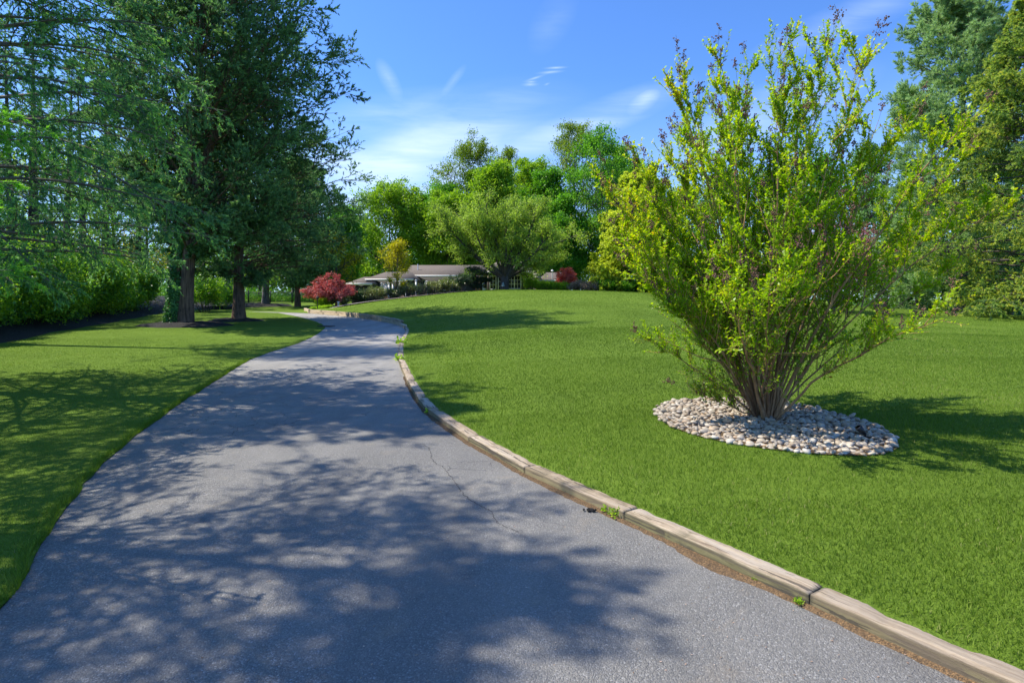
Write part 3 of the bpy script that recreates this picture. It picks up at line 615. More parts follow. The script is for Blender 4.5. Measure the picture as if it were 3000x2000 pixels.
# ------------------------------------------------------------------ grass blades
def blades(seed=3):
    r = np.random.default_rng(seed); ac = Acc()
    rings_ = [np.array(bedl)]
    for (ya, yb, dens, wd, ln) in [(1.3, 2.6, 9500, .0033, .034), (2.6, 4, 8500, .0036, .034), (4, 7, 5000, .0045, .034), (7, 12, 2200, .0065, .035), (12, 20, 800, .011, .038), (20, 34, 380, .012, .036), (34, 52, 170, .018, .04)]:
        hw = yb*1.0+4.5; n = int((yb-ya)*2*hw*dens); x = r.uniform(-hw, hw, n); y = r.uniform(ya, yb, n)
        keep = (x > -y*.96-2.0) & (x < y*.98+4.2); x, y = x[keep], y[keep]
        R_ = x > xc(y)+.175; Lf = (x < xl(y)+.0) & (x > xe(y)+.05) & (y < 41)
        fl = (y >= 41) & (x < xc(y)-.4) & (x > xe(y)) & ~((y < 43.2) & (x > -21))
        R_ &= ~in_poly(np.mean(bedl, 0)+(bedl-np.mean(bedl, 0))*.975, x, y) & ~in_poly(bedpoly, x, y)
        for c, rx, ry in ((T1, 2.35, 1.65), (T2, 1.4, 1.4), (T3, 2.9, 2.7)): Lf &= ((x-c[0])/rx)**2+((y-c[1])/ry)**2 > 1
        for s_, zf in ((R_, zR), (Lf, zLL), (fl, zLL)):
            X, Y = x[s_], y[s_]; m = len(X)
            if not m: continue
            z = zf(X, Y)-.002; th = r.uniform(0, 2*np.pi, m); lean = np.abs(r.normal(size=m))*.55+.15
            patch = .5+.5*np.sin(X*1.9+1.3*np.sin(Y*1.1))*np.sin(Y*1.4+np.sin(X*.8)*1.7)
            L = ln*r.uniform(.6, 1.25, m)*(.85+.3*patch); w = wd*r.uniform(.7, 1.3, m)
            D = np.c_[np.cos(th)*lean, np.sin(th)*lean, np.ones(m)]; D = unit(D)
            f2 = r.uniform(0, 2*np.pi, m); S = np.c_[np.cos(f2), np.sin(f2), np.zeros(m)]*w[:, None]*.5; B = np.c_[X, Y, z]
            big = .5+.5*np.sin(X*.45+2*np.sin(Y*.31))*np.sin(Y*.5+X*.21)
            v = np.clip(.20+.22*patch+.28*big+r.normal(size=m)*.17+(r.random(m) > .975)*.5, 0, 1)
            if yb <= 4:
                mid = B+D*L[:, None]*.55; tip = mid+unit(D*np.array([1.9, 1.9, .75]))*L[:, None]*.5
                V = np.stack([B-S, B+S, mid+S*.8, mid-S*.8, tip], 1).reshape(-1, 3); i0 = np.arange(m)[:, None]*5
                ac.add(V, i0+np.array([0, 1, 2, 3]), i0+np.array([3, 2, 4]), a=np.repeat(v, 5))
            else:
                V = np.stack([B-S, B+S, B+D*L[:, None]], 1).reshape(-1, 3); ac.add(V, T=np.arange(3*m).reshape(-1, 3), a=np.repeat(v, 3))
    # longer tufts against the drive edge on the left and along the timbers
    sy = r.uniform(1.5, 14, 9000); e = r.exponential(.03, 9000); X = xl(sy)-.01-e+.02*np.sin(sy*9); m = len(X); z = zLL(X, sy)
    th = r.uniform(0, 2*np.pi, m); D = unit(np.c_[np.cos(th)*.5, np.sin(th)*.5, np.ones(m)]); S = np.c_[np.cos(th+1), np.sin(th+1), np.zeros(m)]*.003
    B = np.c_[X, sy, z]; V = np.stack([B-S, B+S, B+D*r.uniform(.04, .085, (m, 1))], 1).reshape(-1, 3); ac.add(V, T=np.arange(3*m).reshape(-1, 3), a=np.repeat(r.uniform(.2, .8, m), 3))
    tag(ac.build('grass', M['grassblade']), 'short green mown grass covering the lawns', 'grass', kind='stuff')
blades()

# ------------------------------------------------------------------ trees
def trunk_line(r, base, H, lean=(0, 0), k=14, wob=.012):
    z = np.linspace(0, H, k); w = np.cumsum(r.normal(size=(k, 2)), axis=0)*wob*H/k; w -= w[0]
    return np.c_[base[0]+lean[0]*z/H+w[:, 0], base[1]+lean[1]*z/H+w[:, 1], base[2]+z-.15]
def leaf_scatter(r, ac, P, n, spread, size, v0=.1, v1=.9, tlo=.15, aspect=.55, upw=.35, fold=.12, squash=1.0, tipv=0.0):
    B = len(P)
    if not B: return
    idx = np.repeat(np.arange(B), n); t = r.uniform(tlo, 1.02, len(idx)); t = np.minimum(t, 1); p, tan = along(P, idx, t)
    q = r.normal(size=p.shape)*spread; q[:, 2] *= squash; p = p+q; m = len(p)
    clump = r.random(B)[idx]
    D = unit(tan*.6+r.normal(size=(m, 3))*.8+np.array([0, 0, -.15])); N = rnd_n(r, m, upw)
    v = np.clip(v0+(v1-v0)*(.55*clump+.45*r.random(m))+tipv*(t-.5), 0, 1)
    s = size*r.uniform(.6, 1.25, m); ac.cards(p, D, N, s, s*aspect, v, fold=fold)
def env_at(env, h): return np.interp(h, [e[0] for e in env], [e[1] for e in env])

def broadleaf(name, label, cat, base, H, r0, env, leafmat, bark, seed, limbs=16, n2=7, n3=4, leaves=16, size=.16, spread=.22, ang=1.0, up=.5, group=None, lean=(0, 0), t0=.25, squash=.8, top=1.0, side=None, asp=.6, sq_y=1.0, v=(.1, .9), crown='crown'):
    """env: list of (height fraction, crown radius in m)"""
    r = np.random.default_rng(seed); root = empty(name, base, label, cat, group); tr = trunk_line(r, base, H*top, lean)
    wd = Acc(); R = r0*(1-.88*(np.linspace(0, 1, len(tr))))**.9; R[0] *= 1.25; wd.tube(tr, R, 9)
    t = np.sort(r.uniform(t0, 1.0, limbs)**.9); idx = np.zeros(limbs, int); p, tan = along(tr[None], idx, t)
    az = np.arange(limbs)*2.39996+r.normal(size=limbs)*.35; Ln = env_at(env, t)*r.uniform(.85, 1.15, limbs)*1.08
    if side is not None: Ln = Ln*(1+side*np.cos(az))
    a = ang*(1.3-.75*t)+r.normal(size=limbs)*.1
    D = np.c_[np.sin(a)*np.cos(az), np.sin(a)*np.sin(az)*sq_y, np.cos(a)]
    P1 = grow(r, p, D, Ln, 8, up=up*.6, wig=.09); R1 = (r0*.42*(1-t*.75))[:, None]*np.linspace(1, .16, 8)[None]
    wd.tube(P1, R1, 5)
    p, d, tt, ix = kids(r, P1, n2, .25, 1, .75, .25); L2 = Ln[ix]*.42*(1.15-.5*tt)
    P2 = grow(r, p, d, L2, 5, up=up, wig=.14); wd.tube(P2, np.linspace(.022, .007, 5)[None]*np.maximum(L2, .5)[:, None], 3)
    p, d, tt, ix2 = kids(r, P2, n3, .3, 1, .8, .3); L3 = L2[ix2]*.5
    P3 = grow(r, p, d, L3, 3, up=up, wig=.15)
    wd.tube(P3, np.linspace(.009, .004, 3)[None]*np.ones((len(P3), 1)), 3)
    wd.build('trunk', bark, root, smooth=True, origin=base, attr=False)
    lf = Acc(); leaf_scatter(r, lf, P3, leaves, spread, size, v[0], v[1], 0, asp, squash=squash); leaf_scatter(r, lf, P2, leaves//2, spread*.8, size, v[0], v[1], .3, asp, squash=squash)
    lf.build(crown, leafmat, root, origin=base); return root

def shoots(r, ac, p, d, L, m, nl, w, spread, v, up=0.0):
    """needle brushes: p,d (n,3)"""
    n = len(p); idx = np.repeat(np.arange(n), m); q = r.normal(size=(n*m, 3)); tan = d[idx]
    perp = unit(q-(q*tan).sum(1, keepdims=True)*tan); a = spread*r.uniform(.6, 1.2, (n*m, 1)); D = np.cos(a)*tan+np.sin(a)*perp; D[:, 2] += up
    pos = p[idx]+tan*(r.random((n*m, 1))*L)
    ac.spikes(pos, D, perp, nl*r.uniform(.75, 1.2, n*m), w, np.clip(v[idx]+r.normal(size=n*m)*.06, 0, 1))

def conifer(name, label, cat, base, H, r0, env, leafmat, bark, seed, whorls=26, per=6, n2=12, n3=4, droop=-.35, a0=1.5, inner=.25, sh=.10, m=5, nl=.05, w=.012, sp=.5, n_sh=5, group=None, side=None, len2=.38, flat=.75, top=1.0, t0=.06, tipv=.5, lean=(0, 0), zmin=0, up2=-.2, azr=None, sh_up=0.0, upturn=0.0):
    r = np.random.default_rng(seed); root = empty(name, base, label, cat, group); tr = trunk_line(r, base, H*top, lean, wob=.006)
    wd = Acc(); R = r0*(1-.93*np.linspace(0, 1, len(tr))); R[0] *= 1.3; wd.tube(tr, R, 10)
    t = np.repeat(np.linspace(t0, .985, whorls), per)+r.normal(size=whorls*per)*.5/whorls; t = np.clip(t, t0, .99); B = len(t)
    az = r.uniform(0, 2*np.pi, B)
    if azr is not None: az = r.uniform(azr[0], azr[1], B)
    Ln = env_at(env, t)*r.uniform(.72, 1.1, B)
    if side is not None: Ln = Ln*(1+side*np.cos(az))
    keep = Ln > .12; t, az, Ln = t[keep], az[keep], Ln[keep]; B = len(t)
    p, _ = along(tr[None], np.zeros(B, int), t); a = a0-.75*t**2+r.normal(size=B)*.09
    D = np.c_[np.sin(a)*np.cos(az), np.sin(a)*np.sin(az), np.cos(a)]
    P1 = grow(r, p, D, Ln, 9, up=droop, wig=.05)
    if upturn: P1[:, :, 2] += upturn*Ln[:, None]*(np.linspace(0, 1, 9)[None]**2.5)
    wd.tube(P1, (r0*.16*(1.1-t*.7)+.006)[:, None]*np.linspace(1, .14, 9)[None], 5)
    p, d, tt, ix = kids(r, P1, n2, inner, 1, .85, .18, flat=flat); L2 = Ln[ix]*len2*(1.1-.75*tt)*r.uniform(.7, 1.2, len(ix))+.05
    P2 = grow(r, p, d, L2, 4, up=up2, wig=.09)
    wd.tube(P2, np.linspace(.011, .004, 4)[None]*np.clip(L2, .4, 2)[:, None], 3)
    p, d, t3, ix3 = kids(r, P2, n3, .15, 1, .7, .2, flat=flat*.6); L3 = L2[ix3]*.45*(1.1-.6*t3)+.04
    P3 = grow(r, p, d, L3, 3, up=up2, wig=.09)
    wd.build('trunk', bark, root, smooth=True, origin=base, attr=False)
    lf = Acc(); clump = r.random(len(P1))
    for (PP, par, n, lo) in ((P3, ix[ix3], n_sh, 0.0), (P2, ix, n_sh, .35), (P1, np.arange(B), n_sh*3, .7)):
        idx = np.repeat(np.arange(len(PP)), n); tq = r.uniform(lo, 1, len(idx)); pp, tan = along(PP, idx, tq)
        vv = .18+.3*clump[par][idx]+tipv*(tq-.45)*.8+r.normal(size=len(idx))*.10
        tan = unit(tan+r.normal(size=tan.shape)*.22)
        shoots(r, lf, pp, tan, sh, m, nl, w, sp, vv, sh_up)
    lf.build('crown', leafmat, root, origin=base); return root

def shrub(name, label, cat, base, rx, ry, h, leafmat, bark, seed, stems=14, n2=8, leaves=14, size=.07, spread=.07, asp=.45, group=None, twigr=.006, upw=.3, v=(.1, .9), bare=0.0, up=.3, z0=0.0, crown='foliage', n3=3, full=False):
    r = np.random.default_rng(seed); root = empty(name, base, label, cat, group); wd = Acc(); b = np.array(base)
    az = np.arange(stems)*2.39996; el = np.sqrt(r.random(stems)); R_ = np.c_[rx*el*np.cos(az), ry*el*np.sin(az), h*(.35+.6*np.sqrt(1-el**2*.9))]
    if full:
        zq = r.uniform(.08, 1, stems); R_ = np.c_[rx*np.sqrt(el)*np.cos(az)*(1-.25*zq), ry*np.sqrt(el)*np.sin(az)*(1-.25*zq), h*zq*.92]
    S = b+np.c_[R_[:, 0]*.25, R_[:, 1]*.25, np.full(stems, z0-.03)]; P1 = np.zeros((stems, 6, 3))
    for i, q in enumerate(np.linspace(0, 1, 6)): P1[:, i] = S+(b+R_-S)*np.c_[np.full((stems, 2), q), np.full((stems, 1), q**.8)]+r.normal(size=(stems, 3))*.02*h*(i > 0)
    wd.tube(P1, np.linspace(1, .3, 6)[None]*np.full((stems, 1), twigr*2.5), 5)
    p, d, tt, ix = kids(r, P1, n2, .3, 1, .7, .3); P2 = grow(r, p, d, h*.34*(1.2-.5*tt), 4, up=up, wig=.15); wd.tube(P2, np.linspace(1, .4, 4)[None]*np.full((len(P2), 1), twigr), 3)
    p, d, tt, ix = kids(r, P2, n3, .2, 1, .8, .3); P3 = grow(r, p, d, h*.17, 3, up=up, wig=.2)
    if bare: wd.tube(P3, np.full((len(P3), 3), twigr*.7), 3)
    wd.build('stems', bark, root, origin=base, attr=False)
    lf = Acc()
    if bare: keep = r.random(len(P3)) > bare; P3 = P3[keep]; P2 = P2[r.random(len(P2)) > bare]
    leaf_scatter(r, lf, P3, leaves, spread, size, v[0], v[1], .2, asp, upw=upw); leaf_scatter(r, lf, P2, leaves//2, spread, size, v[0], v[1], .4, asp, upw=upw)
    lf.build(crown, leafmat, root, origin=base); return root

# --- crape myrtle -----------------------------------------------------------
def crape():
    r = np.random.default_rng(77); base = (GB[0], GB[1], GBz)
    root = empty('crape_myrtle', base, 'large vase shaped crape myrtle with bright lime leaves rising from the stone bed', 'tree')
    b = np.array(base); n = 34; az = np.arange(n)*2.39996+r.normal(size=n)*.35
    th = np.radians(np.linspace(3, 55, n)**1.0)*(1+r.normal(size=n)*.06)
    def Lth(t, a):
        return np.interp(np.degrees(t), [0, 15, 30, 45, 62], [4.05, 3.9, 3.45, 2.8, 2.0])*(1+.04*np.cos(a)*sstep(.2, .7, t))
    L = Lth(th, az)*r.uniform(.88, 1.04, n); L[0] *= 1.03
    ts = th*.62; S = b+np.c_[np.cos(az), np.sin(az), np.zeros(n)]*(.02+.10*th[:, None]); S[:, 2] -= .04
    D = np.c_[np.sin(ts)*np.cos(az), np.sin(ts)*np.sin(az), np.cos(ts)]; k = 14
    tgt = b+np.c_[np.sin(th)*np.cos(az), np.sin(th)*np.sin(az), np.cos(th)]*L[:, None]
    q = np.linspace(0, 1, k); P1 = np.zeros((n, k, 3))
    wob = np.cumsum(r.normal(size=(n, k, 3)), 1)*.018; wob -= wob[:, :1]
    for i in range(k):
        c1 = S+D*L[:, None]*.5; P1[:, i] = (1-q[i])**2*S+2*q[i]*(1-q[i])*c1+q[i]**2*tgt+wob[:, i]
    # the two long wands at the right and the low one at the left
    ext = [PX(2840, 752, 6.2), PX(2836, 455, 6.9), PX(1882, 985, 6.3), PX(1990, 190, 6.6), PX(2110, 240, 6.2), PX(1880, 520, 6.4), PX(2690, 300, 6.5), PX(2440, 110, 6.5), PX(1850, 440, 6.7), PX(2780, 640, 6.6), PX(1865, 640, 6.5), PX(1850, 760, 6.2), PX(2000, 330, 7.0), PX(1930, 860, 6.0), PX(1960, 450, 6.1), PX(2620, 400, 6.2), PX(2180, 180, 6.6), PX(2560, 120, 6.7), PX(2300, 130, 6.4), PX(2020, 1150, 6.3)]
    E = np.zeros((len(ext), k, 3))
    for j, e in enumerate(ext):
        e = np.array(e); s0 = b+np.array([.08*np.sign(e[0]-b[0]), .03, 0]); c1 = s0+(e-s0)*np.array([.34, .4, .50]); w = np.cumsum(r.normal(size=(k, 3)), 0)*.015; w -= w[0]
        for i in range(k): E[j, i] = (1-q[i])**2*s0+2*q[i]*(1-q[i])*c1+q[i]**2*e+w[i]*(1-q[i])
    P1 = np.concatenate([P1, E]); L = np.r_[L, np.linalg.norm(E[:, -1]-E[:, 0], axis=1)]; n = len(P1)
    wd = Acc(); r1 = r.uniform(.009, .021, n); r1[n-len(ext):] = .011
    rr = r1[:, None]*np.interp(q, [0, .15, 1], [1.25, .95, .12])[None]; wd.tube(P1, rr, 7)
    p, d, t, ix = kids(r, P1, 13, .14, .94, .66, .22, even=True)
    d[:, 2] += .25; d = unit(d); L2 = L[ix]*(.42-.33*t)*r.uniform(.5, 1.2, len(ix)); isx = ix >= n-len(ext); L2[isx] *= .45
    lowm = r.random(len(ix)) > np.interp(t, [.15, .4], [.5, 0]); p, d, L2, ix, t, isx = p[lowm], d[lowm], L2[lowm], ix[lowm], t[lowm], isx[lowm]
    P2 = grow(r, p, d, L2, 7, up=.35, wig=.07); wd.tube(P2, np.linspace(1, .2, 7)[None]*(.0035+.0052*L2[:, None]), 4)
    p, d, t3, ix3 = kids(r, P2, 9, .08, .97, .62, .2); d[:, 2] += .2; d = unit(d); L3 = (.12+.24*r.random(len(p)))*(1.15-.5*t3)
    P3 = grow(r, p, d, L3, 4, up=.35, wig=.1); wd.tube(P3, np.linspace(.0028, .0012, 4)[None]*np.ones((len(P3), 1)), 3)
    p, d, t4, ix4 = kids(r, P1, 20, .30, 1.0, .7, .25); P4 = grow(r, p, d, .08+.16*r.random(len(p)), 4, up=.3, wig=.1); wd.tube(P4, np.linspace(.003, .0013, 4)[None]*np.ones((len(P4), 1)), 3)
    # hidden short suckers at the foot
    wd.build('stems', M['bark_crape'], root, smooth=True, origin=base, attr=False)
    lf = Acc()
    def lv(P, n_, lo, sz, den=1.0):
        idx = np.repeat(np.arange(len(P)), n_); tq = np.clip(np.tile(np.linspace(lo, 1, n_), len(P))+r.normal(size=len(idx))*.04, 0, 1)
        pp, tan = along(P, idx, tq); m = len(pp)
        low = sstep(.3, 1.8, pp[:, 2]-b[2]); kp = r.random(m) < (.26+.74*low)*den; pp, tan, idx = pp[kp], tan[kp], idx[kp]; m = len(pp)
        az_ = r.uniform(0, 2*np.pi, m); q_ = np.c_[np.cos(az_), np.sin(az_), r.normal(size=m)*.35]; q_ = unit(q_-(q_*tan).sum(1, keepdims=True)*tan)
        D_ = unit(tan*.55+q_*.9+np.array([0, 0, .12])); N_ = unit(np.c_[r.normal(size=(m, 2))*.55, np.ones(m)]+tan*.3)
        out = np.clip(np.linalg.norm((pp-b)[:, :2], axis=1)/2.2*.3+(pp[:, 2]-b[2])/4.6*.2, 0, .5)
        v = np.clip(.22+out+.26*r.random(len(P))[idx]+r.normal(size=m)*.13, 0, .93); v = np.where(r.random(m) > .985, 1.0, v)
        s = sz*r.uniform(.4, 1.35, m); lf.cards(pp, D_, N_, s, s*r.uniform(.45, .65, m), v, fold=.10)
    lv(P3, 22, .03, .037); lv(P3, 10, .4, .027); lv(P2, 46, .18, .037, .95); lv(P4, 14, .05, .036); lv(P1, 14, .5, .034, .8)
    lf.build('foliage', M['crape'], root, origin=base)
    # dry seed heads on thin stalks beyond the leaves
    sd_ = Acc(); st = Acc(); tips = np.concatenate([P2[:, -1], P1[:, -1]]); tans = np.concatenate([unit(P2[:, -1]-P2[:, -2]), unit(P1[:, -1]-P1[:, -2])])
    hgt = np.linalg.norm(tips-b, axis=1); ok = (r.random(len(tips)) < .5)*(hgt > 1.5)+(np.arange(len(tips)) >= len(P2)-0)
    tips, tans = tips[ok > 0], unit(tans[ok > 0]+np.array([0, 0, .3]))
    Ls = r.uniform(.12, .36, len(tips)); P5 = grow(r, tips, tans, Ls, 4, up=.1, wig=.08); st.tube(P5, np.linspace(.002, .0015, 4)[None]*np.ones((len(P5), 1)), 3)
    pp, dd, tt, ii_ = kids(r, P5, 9, .45, 1, .9, .25); P6 = grow(r, pp, dd, .03+.075*r.random(len(pp))*(1.3-tt), 3, up=0, wig=.1); st.tube(P6, np.full((len(P6), 3), .0012), 3)
    idx = np.repeat(np.arange(len(P6)), 4); c, _ = along(P6, idx, r.uniform(.2, 1, len(idx))); c += r.normal(size=c.shape)*.008; rad = r.uniform(.005, .0095, len(c))[:, None]
    oct_ = np.array([(1, 0, 0), (-1, 0, 0), (0, 1, 0), (0, -1, 0), (0, 0, 1.2), (0, 0, -1.2)]); ft = np.array([(0, 2, 4), (2, 1, 4), (1, 3, 4), (3, 0, 4), (2, 0, 5), (1, 2, 5), (3, 1, 5), (0, 3, 5)])
    V = c[:, None]+oct_[None]*rad[:, None]; sd_.add(V.reshape(-1, 3), T=(np.arange(len(c))[:, None, None]*6+ft[None]).reshape(-1, 3))
    st.build('seed_stalks', M['bark_twig'], root, origin=base, attr=False); sd_.build('seed_heads', M['seed'], root, origin=base, attr=False)
crape()

# --- left side --------------------------------------------------------------
conifer('spruce_tree', 'big blue green spruce leaning its drooping boughs in from the upper left', 'tree', (-9.9, 9.4, float(zLL(-9.9, 9.4))), 13.4, .24,
        [(0, 3.0), (.12, 4.3), (.3, 4.6), (.5, 4.2), (.75, 2.6), (1, .2)], M['spruce'], M['bark_twig'], 11, whorls=24, per=9, n2=15, n3=6, droop=-.62, a0=1.35, inner=.30, sh=.05, m=6, nl=.042, w=.016, sp=.8, n_sh=7, t0=.18, flat=.3, up2=-.5, len2=.26, tipv=1.0)
conifer('spruce_tree', 'bright green young spruce whose shoot tip pokes in at the left edge', 'tree', (-6.4, 4.2, 0.0), 9.6, .13,
        [(0, 1.6), (.12, 2.1), (.3, 2.1), (.5, 2.5), (.8, 1.7), (1, .1)], M['sprucenew'], M['bark_twig'], 12, whorls=22, per=6, n2=12, n3=5, droop=-.2, inner=.25, sh=.05, m=7, nl=.04, w=.009, sp=.8, n_sh=6, t0=.16)
broadleaf('broadleaf_tree', 'tall broadleaf tree left of the view whose crown shades the middle of the drive', 'tree', (-18.5, 18.5, float(zLL(-18.5, 18.5))), 19.5, .26, [(0, 0), (.5, .6), (.6, 3.0), (.8, 3.8), (.93, 3.0), (1, 1.2)], M['decA'], M['bark_dark'], 33, limbs=26, n2=7, n3=4, leaves=8, size=.2, spread=.3, t0=.6)
def near_bough():
    r = np.random.default_rng(14); root = [o for o in bpy.data.objects if o.name.startswith('spruce_tree') and 'young' in o['label']][0]; org = tuple(root.location)
    lf = Acc(); wd = Acc()
    for e, z0 in ((PX(58, 540, 3.15), 2.15), (PX(46, 612, 3.1), 1.95)):
        e = np.array(e); s0 = np.array([-6.4, 4.2, z0]); q = np.linspace(0, 1, 12)[:, None]; P = s0+(e-s0)*q+np.array([0, 0, .16])*np.sin(q*np.pi)+r.normal(size=(12, 3))*.008
        wd.tube(P[None], np.linspace(.018, .003, 12)[None], 6)
        p, d, t, ix = kids(r, P[None], 34, .35, .99, .8, .15, flat=.5); P2 = grow(r, p, d, .16*(1.3-t), 4, up=.1, wig=.06); wd.tube(P2, np.full((len(P2), 4), .0022), 3)
        for PP, n in ((P2, 30), (P[None], 260)):
            idx = np.repeat(np.arange(len(PP)), n); tq = r.uniform(.0 if n == 30 else .45, 1, len(idx)); pp, tan = along(PP, idx, tq); shoots(r, lf, pp, tan, .01, 4, .028, .0042, .85, .55+.4*r.random(len(pp)))
    wd.build('bough', M['bark_twig'], root, origin=org, attr=False); lf.build('bough_needles', M['sprucenew'], root, origin=org)
near_bough()
# the tall cedar with ivy, its leaning limb and its companion
b1 = (T1[0]+.12, T1[1], float(zLL(*T1)))
conifer('cedar_tree', 'tall dark cedar with ivy wrapped trunk in the larger mulch ring', 'tree', b1, 19.0, .34,
        [(0, 0), (.17, 0), (.2, 3.4), (.3, 5.4), (.42, 6.4), (.52, 6.4), (.58, 7.2), (.66, 6.0), (.78, 5.6), (.88, 5.0), (1, 1.5)], M['cedar'], M['bark_cedar'], 21, whorls=24, per=8, n2=17, n3=6, droop=.15, a0=1.25, inner=.3, sh=.12, m=4, nl=.14, w=.055, sp=.6, n_sh=5, side=.30, flat=.2, up2=.15, t0=.18, len2=.34, lean=(1.0, 0), tipv=.8)
conifer('cedar_tree', 'shorter cedar with bare brown trunk in the smaller mulch ring', 'tree', (T2[0], T2[1], float(zLL(*T2))), 12.5, .34,
        [(0, 0), (.19, 0), (.22, 3.8), (.3, 5.6), (.45, 6.0), (.6, 5.4), (.8, 4.0), (1, .7)], M['cedar'], M['bark_cedar'], 22, whorls=17, per=8, n2=16, n3=6, droop=-.1, a0=1.4, inner=.15, sh=.12, m=4, nl=.14, w=.05, sp=.6, n_sh=4, side=.25, flat=.2, up2=.1, t0=.2, len2=.36, tipv=.8)
b3 = (XX(872, 51), 51.0, float(zLL(XX(872, 51), 51)))
conifer('cedar_tree', 'dark spreading cedar beside the far end of the drive near the red maple', 'tree', b3, 13.0, .25,
        [(0, 0), (.16, 0), (.2, 3.4), (.3, 4.3), (.5, 4.9), (.7, 4.0), (.9, 2.2), (1, .4)], M['cedar'], M['bark_cedar'], 23, whorls=16, per=8, n2=15, n3=6, droop=-.1, a0=1.45, inner=.15, sh=.16, m=4, nl=.19, w=.07, sp=.6, n_sh=3, flat=.2, up2=.1, t0=.17, len2=.36, tipv=.3)
broadleaf('shade_tree', 'tree with straight pale grey trunk in the far mulch ring', 'tree', (T3[0], T3[1], float(zLL(*T3))), 13, .34, [(0, 0), (.25, 3.0), (.5, 5), (.8, 4), (1, 1)], M['decA'], M['bark_grey'], 31, limbs=16, n2=7, n3=4, leaves=9, size=.26, spread=.35, t0=.26)

# trunk companions and ivy
def cedar_extras():
    r = np.random.default_rng(8); wd = Acc()
    pts = np.array([PX(516, 962, T1[1]+.05), PX(513, 900, T1[1]+.05), PX(518, 800, T1[1]+.05), PX(536, 700, T1[1]), PX(560, 600, T1[1]-.1), PX(600, 470, T1[1]-.2), PX(660, 330, T1[1]-.3), PX(735, 200, T1[1]-.4), PX(800, 100, T1[1]-.5)])
    P = smooth_line(pts, 4); R = np.interp(np.linspace(0, 1, len(P)), [0, .1, .5, 1], [.46, .34, .24, .06]); wd.tube(P, R, 10)
    for (t, dz, dx, L) in ((.55, .5, 1, 3.2), (.62, .7, -1, 2.5), (.7, .4, 1, 3.0), (.8, .8, -1, 2.0), (.45, .6, 1, 2.8)):
        i = int(t*(len(P)-1)); Q = grow(r, P[i][None], np.array([[dx, .3*dx, dz]]), 2.6 if L is None else L, 8, up=.5, wig=.12); wd.tube(Q, np.linspace(.10, .02, 8)[None], 6)
    par = [o for o in bpy.data.objects if o.name == 'cedar_tree'][0]
    wd.build('leaning_limb', M['bark_cedar'], par, smooth=True, origin=b1, attr=False)
    # foliage carried by the limb
    q = P[int(len(P)*.5):]; S, d, tt, ix = kids(r, np.array([q[::2]]), 70, 0, 1, 1.1, .4); P2 = grow(r, S, d, 1.0+1.6*r.random(len(S)), 5, up=.2, wig=.15); lf = Acc()
    p, d, t3, _ = kids(r, P2, 12, .2, 1, .7, .3); P3 = grow(r, p, d, .35+.4*r.random(len(p)), 3, up=.1, wig=.1)
    idx = np.repeat(np.arange(len(P3)), 5); pp, tan = along(P3, idx, r.uniform(0, 1, len(idx))); shoots(r, lf, pp, tan, .12, 4, .13, .045, .55, .2+.4*r.random(len(pp)))
    lf.build('foliage', M['cedar'], par, origin=b1)
    iv = Acc(); n = 9500; t = r.random(n)**1.15*.52; i = t*(len(P)-1); i0 = i.astype(int); c = P[i0]+(P[np.minimum(i0+1, len(P)-1)]-P[i0])*(i-i0)[:, None]
    az = r.uniform(0, 2*np.pi, n); az = np.where(r.random(n) < .75, r.normal(-1.7, .95, n), az); rad = np.interp(t, [0, .1, .5, 1], [.46, .34, .24, .06])*r.uniform(1.0, 1.35, n)
    o = np.c_[np.cos(az), np.sin(az), np.zeros(n)]; c = c+o*rad[:, None]; kp = (np.sin(c[:, 2]*2.1+az*2)+r.normal(size=n)*.7 > -.7); c, o = c[kp], o[kp]; n = len(c)
    s = r.uniform(.06, .14, n); iv.cards(c, unit(r.normal(size=(n, 3))*.6+np.array([0, 0, -.6])), unit(o+r.normal(size=(n, 3))*.35), s, s*.8, r.random(n))
    tag(iv.build('ivy', M['ivy']), 'dark green ivy climbing the left stem of the tall cedar', 'ivy')
cedar_extras()

# hedge of cherry laurels, one shrub at a time
N_H = 12; hy = np.linspace(12.0, 41, N_H)
for i, y in enumerate(hy):
    x = float(xe(y))-3.1-.4*math.sin(i*2.1); w = 2.1; h = 3.0+.35*math.sin(i*1.7)
    shrub('laurel_shrub', 'glossy laurel shrub in the hedge above the black mulch, %s from the camera' % ORD[i], 'shrub', (x, y, float(zL(x, y))), w, 1.9, h, M['laurel'], M['bark_dark'], 400+i,
          stems=52, n2=14, leaves=10 if y > 22 else 12, size=.15 if y < 24 else .17, spread=.12, asp=.38, full=True, group='laurel shrubs forming the hedge on the left', twigr=.008, n3=4, v=(.0, 1.0))
# tall trees behind the hedge
lt = [(41, 31, .24, 16), (97, 32.5, .36, 16.5), (190, 36, .26, 15.5), (249, 39.5, .30, 16), (309, 43, .36, 16), (400, 47, .3, 16), (-150, 28, .3, 15)]
for i, (px, Y, r0, H) in enumerate(lt):
    x = XX(px, Y)
    conifer('pine_tree', 'tall thin crowned conifer trunk behind the hedge, %s from the left edge' % ['first', 'thickest and second', 'third', 'fourth', 'fifth', 'sixth', 'outermost'][i], 'tree', (x, Y, float(zL(x, Y))), H, r0,
            [(0, 0), (.2, .6), (.3, 2.6), (.6, 3.0), (.85, 2.0), (1, .3)], M['cedar'], M['bark_dark'], 500+i, whorls=13, per=3, n2=9, n3=4, droop=-.3, inner=.25, sh=.12, m=4, nl=.14, w=.035, sp=.6, n_sh=3, t0=.25, flat=.3, group='conifers rising behind the hedge', lean=((i % 3-1)*.5, 0))
